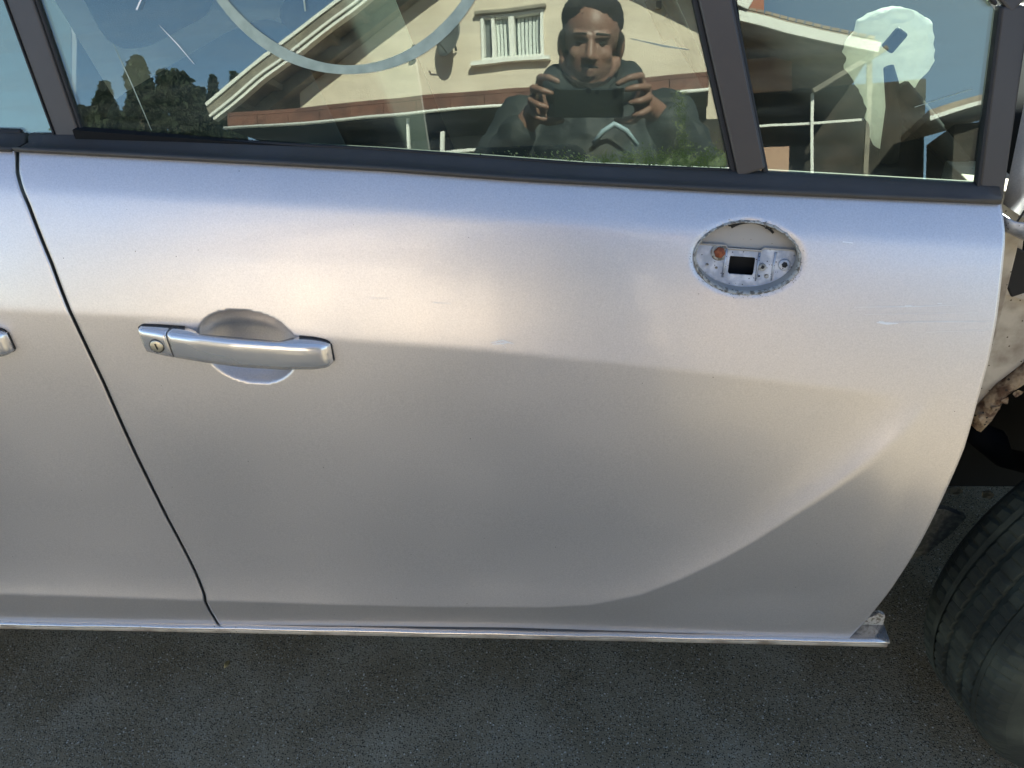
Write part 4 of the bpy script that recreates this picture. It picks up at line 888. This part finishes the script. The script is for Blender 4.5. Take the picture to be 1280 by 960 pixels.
# hands round the phone (phone lies in the camera's image plane, just behind the lens)
PC = CAM - fw*0.006 - uu*.033; ax, ay, az = rr, uu, -fw          # phone axes: right, up, towards the photographer
def pw(a, b, c): return PC + ax*a + ay*b + az*c
for s__ in (-1, 1):
    wr = Vector(ARM[s__][2]); palm = pw(s__*.118, -.022+(.012 if s__ > 0 else 0), .040); bodyp.append(chain([wr, palm], [.026, .024]))
    bodyp.append(chain([palm+ay*.020, palm-ay*.020], [.019, .018]))
    if s__ < 0:   # left in the mirror: fingers spread over the phone edge, thumb beneath
        fg = [([palm+ay*.028, pw(-.110, .046, .030), pw(-.088, .056, .004), pw(-.066, .050, -.004)], 0), ([palm+ay*.012, pw(-.124, .030, .012), pw(-.100, .034, -.012), pw(-.080, .028, -.012)], 1),
              ([palm-ay*.004, pw(-.130, .006, .008), pw(-.108, .004, -.016), pw(-.090, -.002, -.014)], 2), ([palm-ay*.020, pw(-.130, -.020, .008), pw(-.112, -.026, -.012), pw(-.096, -.030, -.010)], 3),
              ([palm-ay*.022, pw(-.098, -.052, .030), pw(-.075, -.048, .022), pw(-.060, -.042, .016)], 4)]
    else:
        fg = [([palm+ay*.028, pw(.112, .052, .026), pw(.088, .056, .002), pw(.064, .046, -.004)], 0), ([palm+ay*.012, pw(.128, .034, .010), pw(.104, .040, -.010), pw(.084, .036, -.012)], 1),
              ([palm-ay*.004, pw(.132, .012, .006), pw(.112, .012, -.014), pw(.094, .008, -.014)], 2), ([palm-ay*.020, pw(.132, -.014, .006), pw(.116, -.018, -.010), pw(.100, -.022, -.010)], 3),
              ([palm-ay*.022, pw(.098, -.048, .028), pw(.078, -.046, .020), pw(.062, -.040, .014)], 4)]
    for pts_, k in fg: bodyp.append(chain(pts_, [.0102, .0086, .0077, .0066] if k != 4 else [.0120, .0102, .0090, .0078]))
fuse('body', head+torso+bodyp, .0042, M['skin'], person, smooth=3)
for s__ in (-1, 1):
    V, F = H_(ellipsoid((s__*.027, .065, .006), (.010, .008, .0038), n=10)); obj('eye', V, F, M['hair'], person)
    V, F = Hc([(s__*.044, .068, .026), (s__*.014, .079, .027)], [.0022, .0032]); obj('eyebrow', V, F, M['hair'], person)
fuse('hair', [H_(ellipsoid((0, -.030, .053), (.0785, .092, .068))), H_(ellipsoid((0, -.050, -.010), (.072, .062, .070))), Hc([(-.072, .008, .02), (-.074, .0, -.02)], [.010, .008]), Hc([(.072, .008, .02), (.074, .0, -.02)], [.010, .008])], .005, M['hair'], person, smooth=2, disp=lambda c: .003*noise.noise(c*90))
fuse('beard', [Hc([(-.058, .014, -.050), (-.036, .050, -.086), (0, .066, -.096), (.036, .050, -.086), (.058, .014, -.050)], [.010, .013, .014, .013, .010]), Hc([(-.022, .074, -.047), (0, .084, -.044), (.022, .074, -.047)], [.004, .005, .004])], .004, M['hair'], person, smooth=2)
def wr_(c): return .012*noise.noise(Vector((c.x*9, c.y*9, c.z*18)))+.007*noise.noise(Vector((c.x*24, c.y*24, c.z*40)))
jk = [chain([(PX, PY-.03, .88), (PX, PY-.03, 1.05), (PX, PY-.035, 1.20), (PX, PY-.035, 1.30)], [.175, .172, .180, .160]), chain([(PX-.165, PY-.03, 1.315), (PX+.165, PY-.03, 1.315)], [.082, .082]),
      chain([(PX-.10, PY-.01, 1.38), (PX+.10, PY-.01, 1.38)], [.060, .060])]
for s__ in (-1, 1):
    A3 = [Vector(v) for v in ARM[s__]]; cuff = A3[1].lerp(A3[2], .97); jk.append(chain([A3[0], A3[1], cuff], [.080, .068, .046]))
hood = [chain([(.008+.098*math.cos(a), PY+.030+.088*math.sin(a), 1.412-.046*math.sin(a)-.02*max(0, math.sin(a))**2) for a in np.linspace(R(112), R(428), 18)], [.024+.022*math.sin(math.pi*q/17)**.7 for q in range(18)]), chain([(-.06, PY-.11, 1.40), (.08, PY-.11, 1.40)], [.058, .058])]
fuse('jacket', jk, .008, M['jacket'], person, smooth=5, disp=wr_)
fuse('hood', hood, .007, M['jacket'], person, smooth=4, disp=lambda c: .006*noise.noise(c*30))
JY = PY+.150
V, F = tube([(.010, JY+.000, 1.235), (.035, JY+.014, 1.262), (.064, JY+.018, 1.277), (.092, JY+.012, 1.262), (.118, JY-.004, 1.232)], [.006, .0065, .007, .0065, .006], 8); obj('chest_piping', V, F, M['piping'], person)
tr_ = [chain([(PX-.06, PY-.03, .93), (PX+.06, PY-.03, .93)], [.125, .125])]
for s__ in (-1, 1): tr_.append(chain([(PX+s__*.09, PY-.03, .90), (PX+s__*.10, PY-.01, .50), (PX+s__*.11, PY-.05, -.025)], [.105, .080, .070]))
fuse('trousers', tr_, .010, M['trouser'], person, smooth=4, disp=lambda c: .008*noise.noise(Vector((c.x*8, c.y*8, c.z*12))))
for s__ in (-1, 1): fuse('shoe', [chain([(PX+s__*.11, PY-.075, -.070), (PX+s__*.13, PY+.11, -.075)], [.050, .045])], .006, M['shoe'], person, smooth=2)
# phone
ph = tag(empty('phone'), 'black phone held sideways by the person in both hands', 'phone')
RT = Matrix(((ax.x, ay.x, az.x), (ax.y, ay.y, az.y), (ax.z, ay.z, az.z)))
ph.matrix_world = Matrix.Translation(PC) @ RT.to_4x4()
bm = bmesh.new(); box(bm, (0, 0, .006), (.156, .066, .008)); objb('phone_case', bm, M['phone'], ph, bevel=.0035, seg=3)
V, F = tube([(0, .029, .0024), (0, .029, .0010)], .006, 20); obj('camera_lens', V, F, M['lens'], ph, smooth=False)
V, F = tube([(0.018, .027, .0024), (.018, .027, .0012)], .005, 20); obj('camera_lens', V, F, M['lens'], ph, smooth=False)
